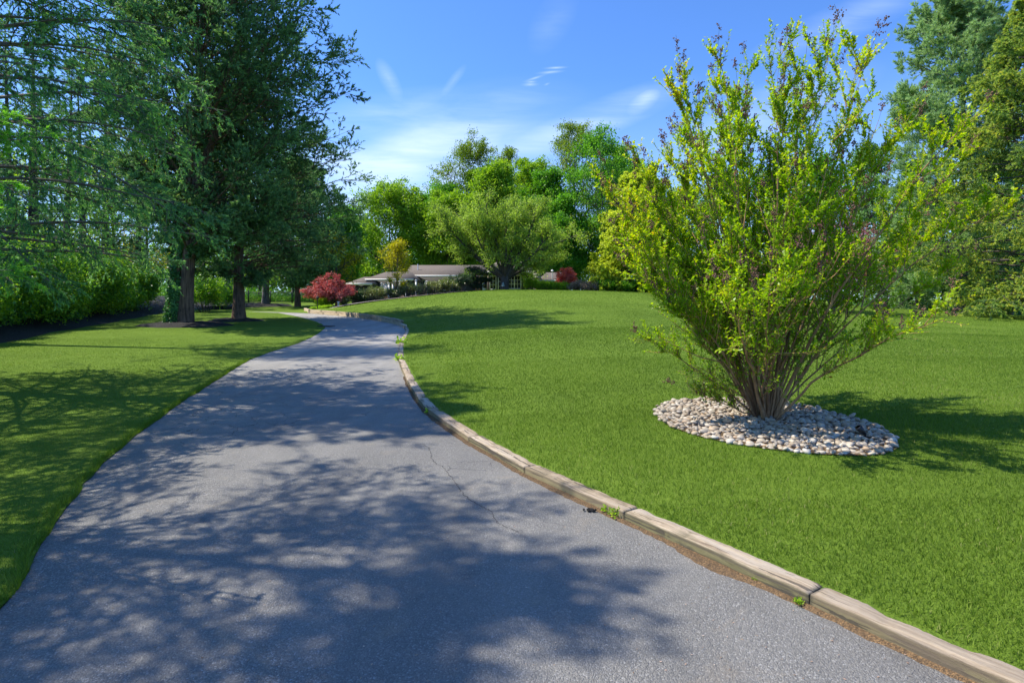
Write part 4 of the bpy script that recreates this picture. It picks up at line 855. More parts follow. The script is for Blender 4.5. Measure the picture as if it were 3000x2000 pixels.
# lighter broadleaf trees beyond, lit through
for i, (px, Y, H, rad, mt, what) in enumerate([(-60, 40, 9.5, 4, 'lime', 'yellow green sapling behind the hedge at the left edge'), (150, 44, 10.5, 4.5, 'lime', 'yellow green tree between the second and third conifer trunks'), (330, 46, 11, 4.5, 'lime', 'sunny yellow green tree behind the fifth conifer trunk'), (430, 50, 11, 4.5, 'gold', 'golden leaved tree glowing beyond the hedge end'),
                                              (560, 60, 12, 5, 'decA', 'fresh green tree beyond the iron fence behind the ivy trunk'), (660, 66, 13, 5.5, 'decA', 'fresh green tree beyond the fence left of the grey trunk'), (760, 70, 12, 5.5, 'decC', 'light green tree beyond the fence behind the grey trunk'), (860, 70, 12, 5, 'decA', 'green tree beyond the fence right of the grey trunk')]):
    x = XX(px, Y); broadleaf('broadleaf_tree', what, 'tree', (x, Y, float(zLL(x, Y))), H, .18, [(0, 0), (.1, 1.5), (.3, rad), (.6, rad), (.85, rad*.7), (1, rad*.25)], M[mt], M['bark_dark'], 600+i, limbs=20, n2=7, n3=4, leaves=8, size=.24, spread=.35, t0=.1, group='broadleaf trees beyond the left lawn')
x = XX(985, 50); broadleaf('golden_tree', 'small golden yellow tree under the dark cedar boughs behind the red maple', 'tree', (x, 50, float(zAll(x, 50))), 5.6, .1, [(0, 0), (.3, 2), (.6, 2.7), (.9, 1.5), (1, .6)], M['gold'], M['bark_dark'], 640, limbs=16, n2=6, n3=4, leaves=8, size=.15, spread=.2, t0=.3)
# laurels between the ivy trunk and the fence
for i, (px, Y, h) in enumerate([(600, 42, 2.3), (648, 46.5, 1.7)]):
    x = XX(px, Y); shrub('laurel_shrub', ['leafy laurel just right of the ivy covered trunk', 'low laurel in the small mulch patch by the fence'][i], 'shrub', (x, Y, float(zLL(x, Y))), 1.5, 1.2, h, M['laurel'], M['bark_dark'], 430+i, stems=24, n2=10, leaves=8, size=.17, spread=.1, asp=.38)

# --- centre: ornamental trees and shrubs --------------------------------------
def B_(px, Y): x = XX(px, Y); return (x, Y, float(zAll(x, Y)))
def umbrella_maple(name, label, base, rx, ry, h, mat, seed, size=.13, side=0.0):
    r = np.random.default_rng(seed); root = empty(name, base, label, 'tree'); b = np.array(base); wd = Acc(); lf = Acc(); n = 20
    az = np.arange(n)*2.39996; el = np.sqrt((np.arange(n)+.5)/n); tip = b+np.c_[rx*el*np.cos(az), ry*el*np.sin(az), h*(.45+.5*(1-el**2))]; k = 8; q = np.linspace(0, 1, k); P = np.zeros((n, k, 3))
    for i in range(k): P[:, i] = b+np.array([0, 0, -.05])+(tip-b)*np.c_[np.full((n, 2), q[i]**1.3), np.full((n, 1), q[i]**.75)]+r.normal(size=(n, 3))*.05*(i > 1)
    wd.tube(P, np.linspace(.09, .018, k)[None]*np.ones((n, 1)), 6)
    p, d, t, ix = kids(r, P, 12, .45, 1, .9, .3, flat=.6); P2 = grow(r, p, d, rx*.22, 5, up=-.6, wig=.12); wd.tube(P2, np.linspace(.014, .006, 5)[None]*np.ones((len(P2), 1)), 3)
    p, d, t, ix = kids(r, P2, 5, .2, 1, .8, .3, flat=.6); P3 = grow(r, p, d, rx*.12, 3, up=-.8, wig=.12)
    for PP, nn in ((P2, 14), (P3, 12)):
        idx = np.repeat(np.arange(len(PP)), nn); tq = r.random(len(idx)); pp, tan = along(PP, idx, tq); pp = pp+r.normal(size=pp.shape)*np.array([.08, .08, .035]); m = len(pp)
        D = unit(tan+np.array([0, 0, -.35])+r.normal(size=(m, 3))*.4); v = np.clip(.15+.5*r.random(len(PP))[idx]+.35*r.random(m), 0, 1); s = size*r.uniform(.6, 1.2, m); lf.cards(pp, D, rnd_n(r, m, .6), s, s*.38, v)
    wd.build('trunk', M['bark_dark'], root, smooth=True, origin=base, attr=False); lf.build('crown', mat, root, origin=base); return root
umbrella_maple('japanese_maple', 'broad red Japanese maple at the far end of the low timber wall', B_(965, 44), 1.95, 1.8, 2.6, M['red'], 701)
umbrella_maple('japanese_maple', 'small pink red Japanese maple right of the stone chimney', B_(1660, 55), 1.2, 1.2, 2.6, M['pink'], 702, .12)
umbrella_maple('japanese_maple', 'dusky purple Japanese maple seen through the right side of the crape myrtle', B_(2440, 34), 3.3, 3.0, 6.0, M['purple'], 703, .14)
broadleaf('golden_tree', 'small bright yellow tree rising from the shrubs by the deck', 'tree', B_(1163, 49), 4.3, .09, [(0, 0), (.25, 1.1), (.5, 2.1), (.75, 1.6), (1, .45)], M['gold'], M['bark_dark'], 711, limbs=22, n2=7, n3=4, leaves=9, size=.12, spread=.13, ang=.8, t0=.15)
# big spreading tree in front of the house
def spreading():
    r = np.random.default_rng(91); base = B_(1478, 52); b = np.array(base); root = empty('spreading_tree', base, 'wide low branched tree with thick forked trunk in front of the house', 'tree'); wd = Acc(); lf = Acc()
    fork = b+np.array([.05, 0, 1.15]); wd.tube(np.array([b+[0, 0, -.2], b+[.02, 0, .5], fork, fork+[0, 0, .25]]), np.array([.46, .36, .40, .2]), 12)
    n = 16; az = np.array([2.95, .2, 2.4, .8, -2.6, -.5, 1.6, -1.6, 3.3, -.1, 2.0, 1.2, 4.0, 5.2, 2.7, .5]); el = np.array([1.0, .95, .75, .7, .8, .85, .7, .75, .5, .45, .3, .25, .4, .35, 1.15, 1.1]); L = np.array([6, 6, 6.3, 6.4, 5.5, 5.5, 5.5, 5.3, 7, 7.2, 7.6, 7.6, 7, 7, 5.8, 5.8])*np.array([1.6,1.38,1.4,1.2,1.25,1.1,1.1,1.15,1.1,1.05,.92,.88,1.0,1.0,1.5,1.3])
    D = np.c_[np.sin(el)*np.cos(az), np.sin(el)*np.sin(az), np.cos(el)]; P1 = grow(r, np.repeat(fork[None]-[0, 0, .1], n, 0), D, L, 12, up=.18, wig=.09)
    wd.tube(P1, np.linspace(.19, .03, 12)[None]*r.uniform(.7, 1.1, (n, 1)), 7)
    p, d, t, ix = kids(r, P1, 14, .2, 1, .8, .25); L2 = 2.4*(1.15-.6*t); P2 = grow(r, p, d, L2, 6, up=.4, wig=.12); wd.tube(P2, np.linspace(.045, .012, 6)[None]*np.ones((len(P2), 1)), 4)
    p, d, t, ix = kids(r, P2, 8, .15, 1, .8, .3); P3 = grow(r, p, d, .5+.5*r.random(len(p)), 4, up=.3, wig=.15); wd.tube(P3, np.linspace(.013, .006, 4)[None]*np.ones((len(P3), 1)), 3)
    leaf_scatter(r, lf, P3, 34, .17, .16, .0, 1.0, .1, .6, upw=.2); leaf_scatter(r, lf, P2, 24, .2, .16, 0, 1, .3, .6, upw=.2)
    wd.build('trunk', M['bark_dark'], root, smooth=True, origin=base, attr=False); lf.build('crown', M['spread'], root, origin=base)
spreading()
# rhododendrons and other shrubs along the bed
sh_list = [(1092, 46.5, 1.15, 1.75, 'rhodo', .45, 'sparse rhododendron with bare grey stems right of the red maple'), (1150, 48.5, .9, 1.1, 'rhodo', .5, 'low straggly rhododendron in front of the white deck posts'), (1195, 49, 1.0, 1.7, 'rhodo', .45, 'leggy rhododendron between the tall white posts'), (1240, 50, .95, 1.5, 'rhodo', .75, 'mostly bare twiggy rhododendron below the french window'),
           (1275, 50.5, 1.0, 1.7, 'rhodo', .55, 'bare stemmed rhododendron under the left edge of the spreading tree'), (1312, 51, 1.1, 1.8, 'rhodo', .15, 'fuller rhododendron with pale leaf tips below the roof edge'), (1352, 51.5, 1.15, 2.0, 'darkshrub', .1, 'dark green shrub left of the pruned black pine'), (1046, 46, .7, 1.1, 'darkshrub', 0, 'small dark evergreen shrub touching the red maple'),
           (1558, 54, .7, 1.0, 'lime', 0, 'bright green shrub at the foot of the stone chimney'), (1590, 53.5, .8, .75, 'lime', 0, 'lime green shrub right of the chimney foot'), (1618, 53.5, 1.0, .7, 'lime', 0, 'rounded light green shrub before the right wing'), (1650, 53.5, .7, .7, 'lime', 0, 'low light green shrub under the pink maple'),
           (1700, 52.5, 1.2, 1.1, 'blossom', .1, 'pale pinkish variegated shrub right of the pink maple'), (1745, 52, 1.0, .8, 'blossom', .1, 'smaller pale pink shrub beside the clipped green hedge'), (1770, 51.5, 1.2, .95, 'decA', 0, 'low clipped green shrub at the left of the row'), (1825, 51.5, 1.2, .9, 'decA', 0, 'low clipped green shrub in the middle of the row'),
           (1880, 51.5, 1.2, .9, 'decA', 0, 'low clipped green shrub nearest the crape myrtle'), (948, 43.6, .5, .75, 'lime', 0, 'yellow green perennial clump under the left of the red maple'), (1003, 43.8, .4, .6, 'rhodo', .1, 'little grey green plant beside the white path light'),
           (920, 41.4, .3, .22, 'lime', 0, 'low yellow flowering cushion near the wall corner'), (945, 41.7, .35, .22, 'lime', 0, 'low yellow cushion plant right of the dark stake'), (962, 42.0, .3, .2, 'lime', 0, 'small yellow cushion at the inner edge of the bed')]
for i, (px, Y, rad, h, mt, bare, lab) in enumerate(sh_list):
    shrub('rhododendron' if mt == 'rhodo' and h > 1 else 'garden_shrub', lab, 'shrub', B_(px, Y), rad, rad, h*(.6 if h > 1 and mt == 'rhodo' else .72 if h > 1 else 1), M[mt], M['bark_twig'], 800+i, stems=20, n2=8, leaves=10, size=.12 if h > .5 else .06, spread=.09 if h > .5 else .04, bare=bare, twigr=.014 if bare > .3 else .009, v=(0, 1))
def black_pine():
    base = B_(1392, 54.0); r = np.random.default_rng(55); root = empty('pruned_pine', base, 'dark cloud pruned pine beside the front entrance', 'tree'); b = np.array(base); wd = Acc(); lf = Acc()
    wd.tube(np.array([b+[0, 0, -.1], b+[-.1, 0, .6], b+[.1, 0, 1.2], b+[0, 0, 2.0]]), np.array([.12, .1, .08, .04]), 7)
    for (dx, dz, rx) in ((-.7, 1.5, .75), (.5, 1.85, .8), (-.2, 2.15, .85), (1.15, 1.15, .5), (-.9, .9, .6), (.3, 1.2, .8), (.1, .6, .7)):
        m = 900; q = r.normal(size=(m, 3)); q = unit(q)*r.random((m, 1))**.4; c = b+[dx, 0, dz]+q*[rx, rx, rx*.38]; shoots(r, lf, c, unit(q*.5+[0, 0, .7]), .03, 4, .11, .03, .7, .2+.5*r.random(m))
        wd.tube(np.array([b+[0, 0, dz*.7], b+[dx*.5, 0, dz*.8], b+[dx, 0, dz]]), np.array([.05, .04, .02]), 5)
    wd.build('trunk', M['bark_dark'], root, origin=base, attr=False); lf.build('crown', M['darkshrub'], root, origin=base)
black_pine()

# --- woods behind the house ---------------------------------------------------
bgt = [(1062, 100, 62, 690, 'decA', 'bright green tree left of the yellow tree, over the garage roof'), (1140, 80, 90, 585, 'decC', 'tall yellow green tree above the left wing roof'), (1225, 86, 60, 600, 'decA', 'deep green tree directly behind the main roof ridge'), (1000, 70, 55, 640, 'decA', 'green tree filling the gap beside the dark cedar'),
       (1380, 88, 85, 462, 'decB', 'open crowned olive tree, tallest on the left of the skyline'), (1490, 92, 62, 470, 'decB', 'thin olive tree second on the skyline'), (1565, 84, 70, 505, 'decC', 'yellow green crown standing just above the spreading tree'), (1685, 92, 80, 405, 'decB', 'highest feathery olive tree behind the vivid green maple'),
       (1765, 78, 100, 432, 'decA', 'vivid green maple with thin pale trunk and full rounded crown'), (1645, 76, 60, 600, 'decA', 'dense green tree between spreading tree and vivid maple'), (1310, 78, 70, 600, 'decC', 'lower light green tree behind the spreading tree'), (1455, 76, 75, 520, 'decC', 'broad light green tree rising behind the middle of the spreading tree'), (1600, 80, 70, 540, 'decA', 'green tree filling the skyline left of the vivid maple'), (1815, 88, 70, 455, 'decC', 'yellow green tree standing close behind the vivid maple'), (1420, 86, 60, 500, 'decC', 'yellow green tree between the two olive trees on the skyline'), (1300, 84, 60, 560, 'decA', 'green tree left of the open crowned olive tree'), (1870, 82, 70, 520, 'decA', 'green tree between the vivid maple and the crape myrtle'), (1440, 96, 60, 560, 'decA', 'shaded green tree deep behind the chimney')]
for i, (px, Y, hw, top, mt, lab) in enumerate(bgt):
    base = B_(px, Y); H = ZZ(top, Y)-base[2]; rad = hw*Y/F*(1.5 if mt == 'decB' else 1.3); op = mt == 'decB'
    broadleaf('broadleaf_tree', lab, 'tree', base, H*.96, .20, [(0, 0), (.18, rad*.55), (.35, rad*.95), (.6, rad*1.0), (.8, rad*.8), (1, rad*.5)], M[mt], M['bark_grey'] if 'pale trunk' in lab else M['bark_dark'], 900+i, limbs=40 if not op else 38, n2=9, n3=5, leaves=15 if not op else 13, size=.30 if not op else .27, spread=.42 if not op else .36, t0=.12, ang=.95, up=.35, group='trees standing behind the house', squash=.55)
# right-hand woods, partly behind the crape myrtle
for i, (px, Y, hw, top, mt, lab) in enumerate([(1900, 80, 70, 560, 'decA', 'green tree behind the left edge of the crape myrtle'), (2010, 78, 80, 560, 'decB', 'olive tree hidden behind the crape myrtle leaves, left of its stems'), (2130, 74, 90, 520, 'decA', 'green tree behind the middle of the crape myrtle'), (2270, 72, 90, 500, 'decB', 'olive tree behind the crape myrtle stems on the right'), (2400, 66, 80, 470, 'decA', 'green tree above the purple maple'), (2540, 62, 80, 430, 'cedar', 'dark evergreen tree between purple maple and white pine')]):
    base = B_(px, Y); H = ZZ(top, Y)-base[2]; rad = hw*Y/F
    broadleaf('broadleaf_tree', lab, 'tree', base, H*.96, .2, [(0, 0), (.1, rad*.6), (.35, rad*.95), (.6, rad), (.8, rad*.75), (1, rad*.3)], M[mt], M['bark_dark'], 930+i, limbs=32, n2=8, n3=5, leaves=11, size=.30, spread=.4, t0=.08, up=.35, group='trees along the far side of the right lawn', squash=.6)
conifer('golden_holly', 'dense pyramid of golden green foliage just left of the crape myrtle', 'tree', B_(1880, 52), ZZ(505, 52)-B_(1880, 52)[2], .2, [(0, 4.2), (.15, 4.6), (.4, 4.2), (.7, 3.0), (.9, 1.6), (1, .3)], M['holly'], M['bark_dark'], 941,
        whorls=22, per=11, n2=15, n3=5, droop=.1, a0=1.35, inner=.35, sh=.12, m=5, nl=.17, w=.11, sp=.9, n_sh=4, flat=.2, t0=.02, tipv=.6, len2=.3)
conifer('white_pine', 'tall soft needled white pine with tiered pale green boughs at the right', 'tree', B_(2820, 44), 27, .36, [(0, 0), (.07, 5.2), (.2, 6.6), (.4, 6.0), (.6, 5.2), (.75, 4.6), (1, .6)], M['pine'], M['bark_dark'], 951,
        whorls=22, per=9, n2=18, n3=6, droop=.12, a0=1.5, inner=.22, sh=.14, m=8, nl=.22, w=.034, sp=.7, n_sh=4, flat=.7, t0=.07, tipv=.35, up2=.2, len2=.36, sh_up=.25)
conifer('hemlock_tree', 'dark hemlock with golden tipped layered boughs at the right edge', 'tree', B_(3040, 33), 20, .34, [(0, 0), (.03, 4.6), (.12, 5.9), (.25, 6.0), (.45, 4.8), (.7, 3.2), (1, .2)], M['hemlock'], M['bark_dark'], 952,
        whorls=30, per=9, n2=16, n3=6, droop=-.35, a0=1.4, inner=.3, sh=.10, m=6, nl=.11, w=.045, sp=.6, n_sh=5, flat=.8, t0=.05, tipv=.9, up2=-.15, len2=.34)
conifer('spruce_tree', 'dark lower evergreen under the white pine at the far lawn edge', 'tree', B_(2640, 52), 9, .2, [(0, 2.6), (.2, 3.2), (.6, 2.2), (1, .2)], M['pine'], M['bark_dark'], 953, whorls=15, per=7, n2=10, n3=5, inner=.3, sh=.14, m=6, nl=.18, w=.03, sp=.6, n_sh=3)
for i, (px, Y, rr) in enumerate([(2645, 58, .22), (2690, 56, .3), (2765, 55, .2), (2880, 52, .42), (2960, 50, .2), (2990, 54, .25)]):
    conifer('woodland_tree', 'shadowy trunk at the far edge of the right lawn, %s from the left' % ['first', 'second', 'third', 'fourth', 'fifth', 'sixth'][i], 'tree', B_(px, Y), 13, rr, [(0, 0), (.12, 0), (.2, 3), (.5, 3.2), (1, .3)], M['cedar'], M['bark_dark'], 960+i, whorls=12, per=5, n2=8, n3=4, sh=.2, m=4, nl=.22, w=.08, n_sh=2, t0=.14, group='trunks at the far edge of the right lawn')
# distant wood that closes every gap
def far_wood():
    r = np.random.default_rng(66); ac = Acc(); wd = Acc(); th = np.radians(np.linspace(-52, 52, 150))
    for t in th:
        R_ = r.uniform(96, 112); x, y = R_*math.sin(t), R_*math.cos(t); H = (8.5+2.5*r.random())*(1.0 if abs(t) < .5 else 1.05); z0 = 1.0; m = 900
        q = unit(r.normal(size=(m, 3)))*r.random((m, 1))**.45; c = np.array([x, y, z0+H*.5])+q*[3.4, 3.0, H*.52]; s = r.uniform(.25, .6, m)
        ac.cards(c, unit(r.normal(size=(m, 3))), rnd_n(r, m, .3), s, s*.7, np.clip(.25+.35*r.random()+.4*r.random(m)-.1, 0, 1))
        wd.tube(np.array([[x, y, 0], [x, y, H*.8]]), np.array([.25, .1]), 5)
    tag(ac.build('far_wood', M['wood']), 'hazy green mass of distant woodland behind everything', 'woodland', kind='stuff')
far_wood()
# thin undergrowth at the foot of the right and left woods
def undergrowth(px0, px1, Y0, Y1, n, h, mat, name, lab, seed):
    r = np.random.default_rng(seed); ac = Acc(); px = r.uniform(px0, px1, n); Y = r.uniform(Y0, Y1, n); x = (px-1500)/F*Y; z = zAll(x, Y); m = 24
    c = np.repeat(np.c_[x, Y, z], m, 0)+r.normal(size=(n*m, 3))*[.45, .45, 0]; c[:, 2] += np.abs(r.normal(size=n*m))*h*.5; s = r.uniform(.10, .22, n*m)
    ac.cards(c, unit(r.normal(size=(n*m, 3))), rnd_n(r, n*m, .4), s, s*.6, r.random(n*m)); tag(ac.build(name, mat), lab, 'undergrowth', kind='stuff')
undergrowth(2500, 3300, 51, 62, 700, .9, M['ivy'], 'undergrowth', 'dark green undergrowth at the far edge of the right lawn', 71)
undergrowth(440, 1000, 64, 74, 700, 1.3, M['decA'], 'undergrowth', 'bright green undergrowth behind the iron fence', 72)

# ------------------------------------------------------------------ house, deck, fence, small things
def part(name, boxes, mat, parent, origin=(0, 0, 0)):
    a = Acc()
    for b in boxes: a.box(*b)
    return a.build(name, mat, parent, origin=origin, attr=False)
def gable(name, x0, x1, y0, y1, ze, zr, mat, parent, origin, ov=.5, th=.16, hip=0.0, ridge=.5):
    """ridge along x; hip = inset of the ridge ends"""
    x0 -= ov; x1 += ov; y0 -= ov; y1 += ov; ym = y0+(y1-y0)*ridge
    V = []
    for dz in (0, -th):
        V += [(x0, y0, ze+dz), (x1, y0, ze+dz), (x1, y1, ze+dz), (x0, y1, ze+dz), (x0+hip, ym, zr+dz), (x1-hip, ym, zr+dz)]
    a = Acc(); a.add(V, [(0, 1, 5, 4), (2, 3, 4, 5), (7, 6, 10, 11), (9, 8, 11, 10), (0, 6, 7, 1), (2, 8, 9, 3), (1, 7, 8, 2), (3, 9, 6, 0)], [(3, 0, 4), (1, 2, 5), (6, 9, 10), (8, 7, 11)]); return a.build(name, mat, parent, origin=origin, attr=False)
def window(parent, origin, x0, x1, y, z0, z1, nx, nz, name='window', fr=.09):
    """faces -y"""
    bx = [(x0-fr, x0, y-.07, y-.003, z0-fr, z1+fr), (x1, x1+fr, y-.07, y-.003, z0-fr, z1+fr), (x0, x1, y-.07, y-.003, z1, z1+fr), (x0, x1, y-.075, y-.003, z0-fr, z0)]
    for i in range(1, nx): c = x0+(x1-x0)*i/nx; w = .035 if not (nx == 4 and i == 2) else .09; bx.append((c-w/2, c+w/2, y-.055, y-.012, z0, z1))
    for j in range(1, nz): c = z0+(z1-z0)*j/nz; bx.append((x0, x1, y-.050, y-.014, c-.016, c+.016))
    f = part(name, bx, M['trim'], parent, origin); part('pane', [(x0, x1, y-.035, y-.02, z0, z1)], M['glass'], f, (0, 0, 0)); return f
HO = (XX(1480, 62), 62.0, 1.9); house = empty('ranch_house', HO, 'low grey ranch house with tan shingle roof behind the lawn crest', 'house')
def X6(px, Y): return XX(px, Y)
zf = 1.0
part('wall', [(X6(1205, 65), X6(1432, 65), 65, 72, zf, 4.25)], M['siding'], house, HO)                       # main range, left
part('wall', [(X6(1432, 62), X6(1552, 62), 62, 70, zf, 4.55)], M['siding'], house, HO)                       # living room block
part('wall', [(X6(1086, 61), X6(1205, 61)+.2, 61, 69, zf, 3.72)], M['siding'], house, HO)                    # lower left wing
part('wall', [(X6(1030, 60), X6(1086, 60), 60, 68, zf, 3.2)], M['siding'], house, HO)
part('wall', [(X6(1590, 62), X6(1668, 62), 62, 70, zf, 3.62)], M['siding'], house, HO)                       # right wing
part('wall', [(X6(1552, 64), X6(1590, 64), 64, 69, zf, 3.6)], M['siding'], house, HO)
gable('roof', X6(1205, 65), X6(1440, 65), 65, 72, 4.35, 5.75, M['shingle'], house, HO, .7)
rf = gable('roof', X6(1432, 62), X6(1552, 62), 62, 70, 4.62, 6.0, M['shingle'], house, HO, .8, hip=1.6)
gable('roof', X6(1086, 61), X6(1205, 61), 61, 69, 3.80, 4.75, M['shingle'], house, HO, .5, hip=1.2)
gable('roof', X6(1030, 60), X6(1086, 60), 60, 68, 3.3, 4.15, M['shingle'], house, HO, .5, hip=.8)
rr_ = gable('roof', X6(1592, 62), X6(1668, 62), 62, 70, 3.72, 4.75, M['shingle'], house, HO, .5, hip=1.0)
def fascia(x0, x1, y, z, ov): return (x0-ov, x1+ov, y-ov-.03, y-ov-.003, z-.19, z+.02)
part('fascia', [fascia(X6(1205, 65), X6(1430, 65)-.9, 65, 4.35, .7)], M['trim'], house, HO); part('fascia', [fascia(X6(1432, 62), X6(1552, 62), 62, 4.62, .8)], M['trim'], house, HO)
part('fascia', [fascia(X6(1086, 61), X6(1200, 61), 61, 3.8, .5)], M['trim'], house, HO); part('fascia', [fascia(X6(1030, 60), X6(1080, 60), 60, 3.3, .5)], M['trim'], house, HO); part('fascia', [fascia(X6(1592, 62), X6(1668, 62), 62, 3.72, .5)], M['trim'], house, HO)
# stone chimney through the gap between the blocks
ca = Acc(); cx0, cx1 = X6(1562, 60.5), X6(1585, 60.5)
r = np.random.default_rng(4)
for k in range(15):
    z0 = 1.2+k*.32; j = r.uniform(-.035, .035, 4); ca.box(cx0+j[0], cx1+j[1], 60.5+j[2], 61.6+j[3], z0, z0+.325)
ca.box(cx0-.08, cx1+.08, 60.4, 61.7, 6.0, 6.12); ch = ca.build('chimney', M['chimney'], rf, attr=False); ch.location = (0, 0, 0)
for o in (ch,): o.data.transform(Matrix.Translation(-Vector(HO)))
part('stone_facing', [(X6(1552, 61.2), X6(1562, 61.2), 61.2, 64, 1.2, 3.9)], M['chimney'], house, HO)
window(house, HO, X6(1489, 62), X6(1525, 62), 62, 2.82, 4.18, 4, 3); window(house, HO, X6(1461, 62), X6(1481, 62), 62, 2.5, 4.1, 2, 3); window(house, HO, X6(1437, 62), X6(1452, 62), 62, 2.75, 4.1, 2, 3)
window(house, HO, X6(1541, 62), X6(1547, 62), 62, 2.7, 4.15, 1, 3); window(house, HO, X6(1218, 65), X6(1243, 65), 65, 2.7, 3.75, 4, 2, 'french_window'); window(house, HO, X6(1593, 62), X6(1606, 62), 62, 2.7, 3.35, 3, 2)
window(house, HO, X6(1130, 61), X6(1150, 61), 61, 2.5, 3.3, 2, 2); window(house, HO, X6(1290, 65), X6(1310, 65), 65, 2.7, 3.75, 2, 2)
dr = part('door', [(X6(1413, 65), X6(1428, 65), 64.93, 64.997, 1.9, 4.0)], M['white'], house, HO); part('door_glass', [(X6(1416, 65), X6(1425, 65), 64.915, 64.928, 2.9, 3.8)], M['glass'], dr)
dr.children[0].data.transform(Matrix.Translation(-Vector(HO)))
for o in bpy.data.objects:
    if o.name.startswith('pane'): o.data.transform(Matrix.Translation(-Vector(HO)))
for px in (1405, 1432-1.5, 1396): part('porch_post', [(XX(px, 61.3)-.09, XX(px, 61.3)+.09, 61.2, 61.38, 1.5, 4.36)], M['brownwood'], house, HO)
part('porch_beam', [(XX(1385, 61.3), XX(1430, 61.3), 61.2, 61.4, 4.22, 4.34)], M['brownwood'], house, HO)
a = Acc(); a.tube(np.array([[XX(1618, 62.2), 62.2, 3.6], [XX(1618, 62.2), 62.2, 4.75]])-np.array(HO), np.array([.05, .05]), 8); a.tube(np.array([[XX(1618, 62.2), 62.2, 4.72], [XX(1618, 62.2), 62.2, 4.86]])-np.array(HO), np.array([.16, .06]), 8); a.build('vent_pipe', M['white'], house, attr=False)
a = Acc(); a.tube(np.array([[XX(1224, 66.5), 66.5, 4.7], [XX(1224, 66.5), 66.5, 5.75]])-np.array(HO), np.array([.06, .06]), 8); a.build('vent_pipe', M['white'], house, attr=False)
for px in (1497, 1449):
    x = XX(px+13 if px == 1497 else px-3, 62); a = Acc(); a.box(x-.09, x+.09, 61.86, 61.92, 3.35, 3.6); 
# deck with white posts
dk0 = B_(1190, 53.5); deck = empty('deck', dk0, 'raised brown deck with tall white posts between the shrubs', 'deck')
DZ = 2.0
part('platform', [(XX(1110, 53.5), XX(1285, 53.5), 53.5, 57, DZ-.55, DZ)], M['brownwood'], deck, dk0)
for i, (px, tp, Y) in enumerate([(1118, 828, 53.5), (1139, 826, 53.5), (1151, 821, 53.4), (1190, 819, 53.4), (1219, 819, 54), (1250, 822, 54.5), (1165, 832, 56), (1172, 826, 56), (1128, 838, 56)]):
    x = XX(px, Y); z1 = ZZ(tp, Y); a = Acc(); a.box(x-.075, x+.075, Y-.075, Y+.075, DZ-1.2, z1-.12); a.box(x-.11, x+.11, Y-.11, Y+.11, z1-.12, z1-.06); a.box(x-.07, x+.07, Y-.07, Y+.07, z1-.06, z1); a.build('post', M['white'], deck, origin=dk0, attr=False)
part('rail', [(XX(1151, 53.4)+.08, XX(1190, 53.4)-.08, 53.36, 53.44, ZZ(825, 53.4), ZZ(825, 53.4)+.08)], M['white'], deck, dk0)
bl = [(XX(p, 53.45)-.02, XX(p, 53.45)+.02, 53.42, 53.48, DZ+.1, DZ+.95) for p in np.arange(1120.5, 1138, 3)]+[(XX(1118, 53.45), XX(1139, 53.45), 53.41, 53.49, DZ+.95, DZ+1.02), (XX(1118, 53.45), XX(1139, 53.45), 53.41, 53.49, DZ+.03, DZ+.1)]
part('railing_panel', bl, M['white'], deck, dk0)
# iron fence
fz = lambda px, Y: float(zLL(XX(px, Y), Y)); FY = 61.0; f0 = (XX(820, FY), FY, fz(820, FY)); fence = empty('iron_fence', f0, 'thin black iron picket fence across the far left lawn', 'fence')
fx = np.arange(XX(600, FY), XX(1020, FY), .13); top = 1.25; pk = Acc(); 
for i, x in enumerate(fx):
    z = float(zLL(x, FY))
    if i % 18 == 0: part('post', [(x-.05, x+.05, FY-.05, FY+.05, z-.1, z+top+.12)], M['black'], fence, f0)
    else: pk.box(x-.012, x+.012, FY-.012, FY+.012, z+.08, z+top)
    if i+1 < len(fx):
        x2 = fx[i+1]; z2 = float(zLL(x2, FY))
        for h in (.15, top-.15): pk.add([(x, FY-.02, z+h), (x2, FY-.02, z2+h), (x2, FY-.02, z2+h+.04), (x, FY-.02, z+h+.04)], [(0, 1, 2, 3)])
pk.build('railing', M['black'], fence, origin=f0, attr=False)
# path light, stake, bell, spot lights, drain cover
p = B_(991, 42.9); pl = empty('path_light', p, 'short white path light standing in the bed under the red maple', 'path light')
a = Acc(); a.tube(np.array([[0, 0, 0], [0, 0, .30]]), np.array([.055, .055]), 12); a.build('post', M['white'], pl, attr=False); a = Acc(); a.tube(np.array([[0, 0, .30], [0, 0, .33], [0, 0, .37]]), np.array([.13, .12, .02]), 12); a.build('cap', M['white'], pl, attr=False)
p = B_(930, 40.9); st = empty('garden_stake', p, 'dark iron lantern stake at the left end of the planting bed', 'garden stake')
a = Acc(); a.tube(np.array([[0, 0, -.1], [0, 0, .85]]), np.array([.03, .03]), 8); a.build('pole', M['black'], st, attr=False); a = Acc(); a.tube(np.array([[0, 0, .82], [0, 0, .86], [0, 0, .98], [0, 0, 1.04]]), np.array([.04, .09, .09, .01]), 8); a.build('lantern', M['black'], st, attr=False)
p = PX(1474, 830, 51.2); be = empty('hanging_bell', p, 'small verdigris bell hanging in the fork of the spreading tree', 'bell')
a = Acc(); a.tube(np.array([[0, 0, -.26], [0, 0, -.22], [0, 0, -.05], [0, 0, .06], [0, 0, .1]]), np.array([.17, .15, .09, .06, .02]), 14); a.build('bell_body', M['brass'], be, smooth=True, attr=False); a = Acc(); a.tube(np.array([[0, 0, .09], [0, 0, .6]]), np.array([.012, .012]), 6); a.build('cord', M['black'], be, attr=False)
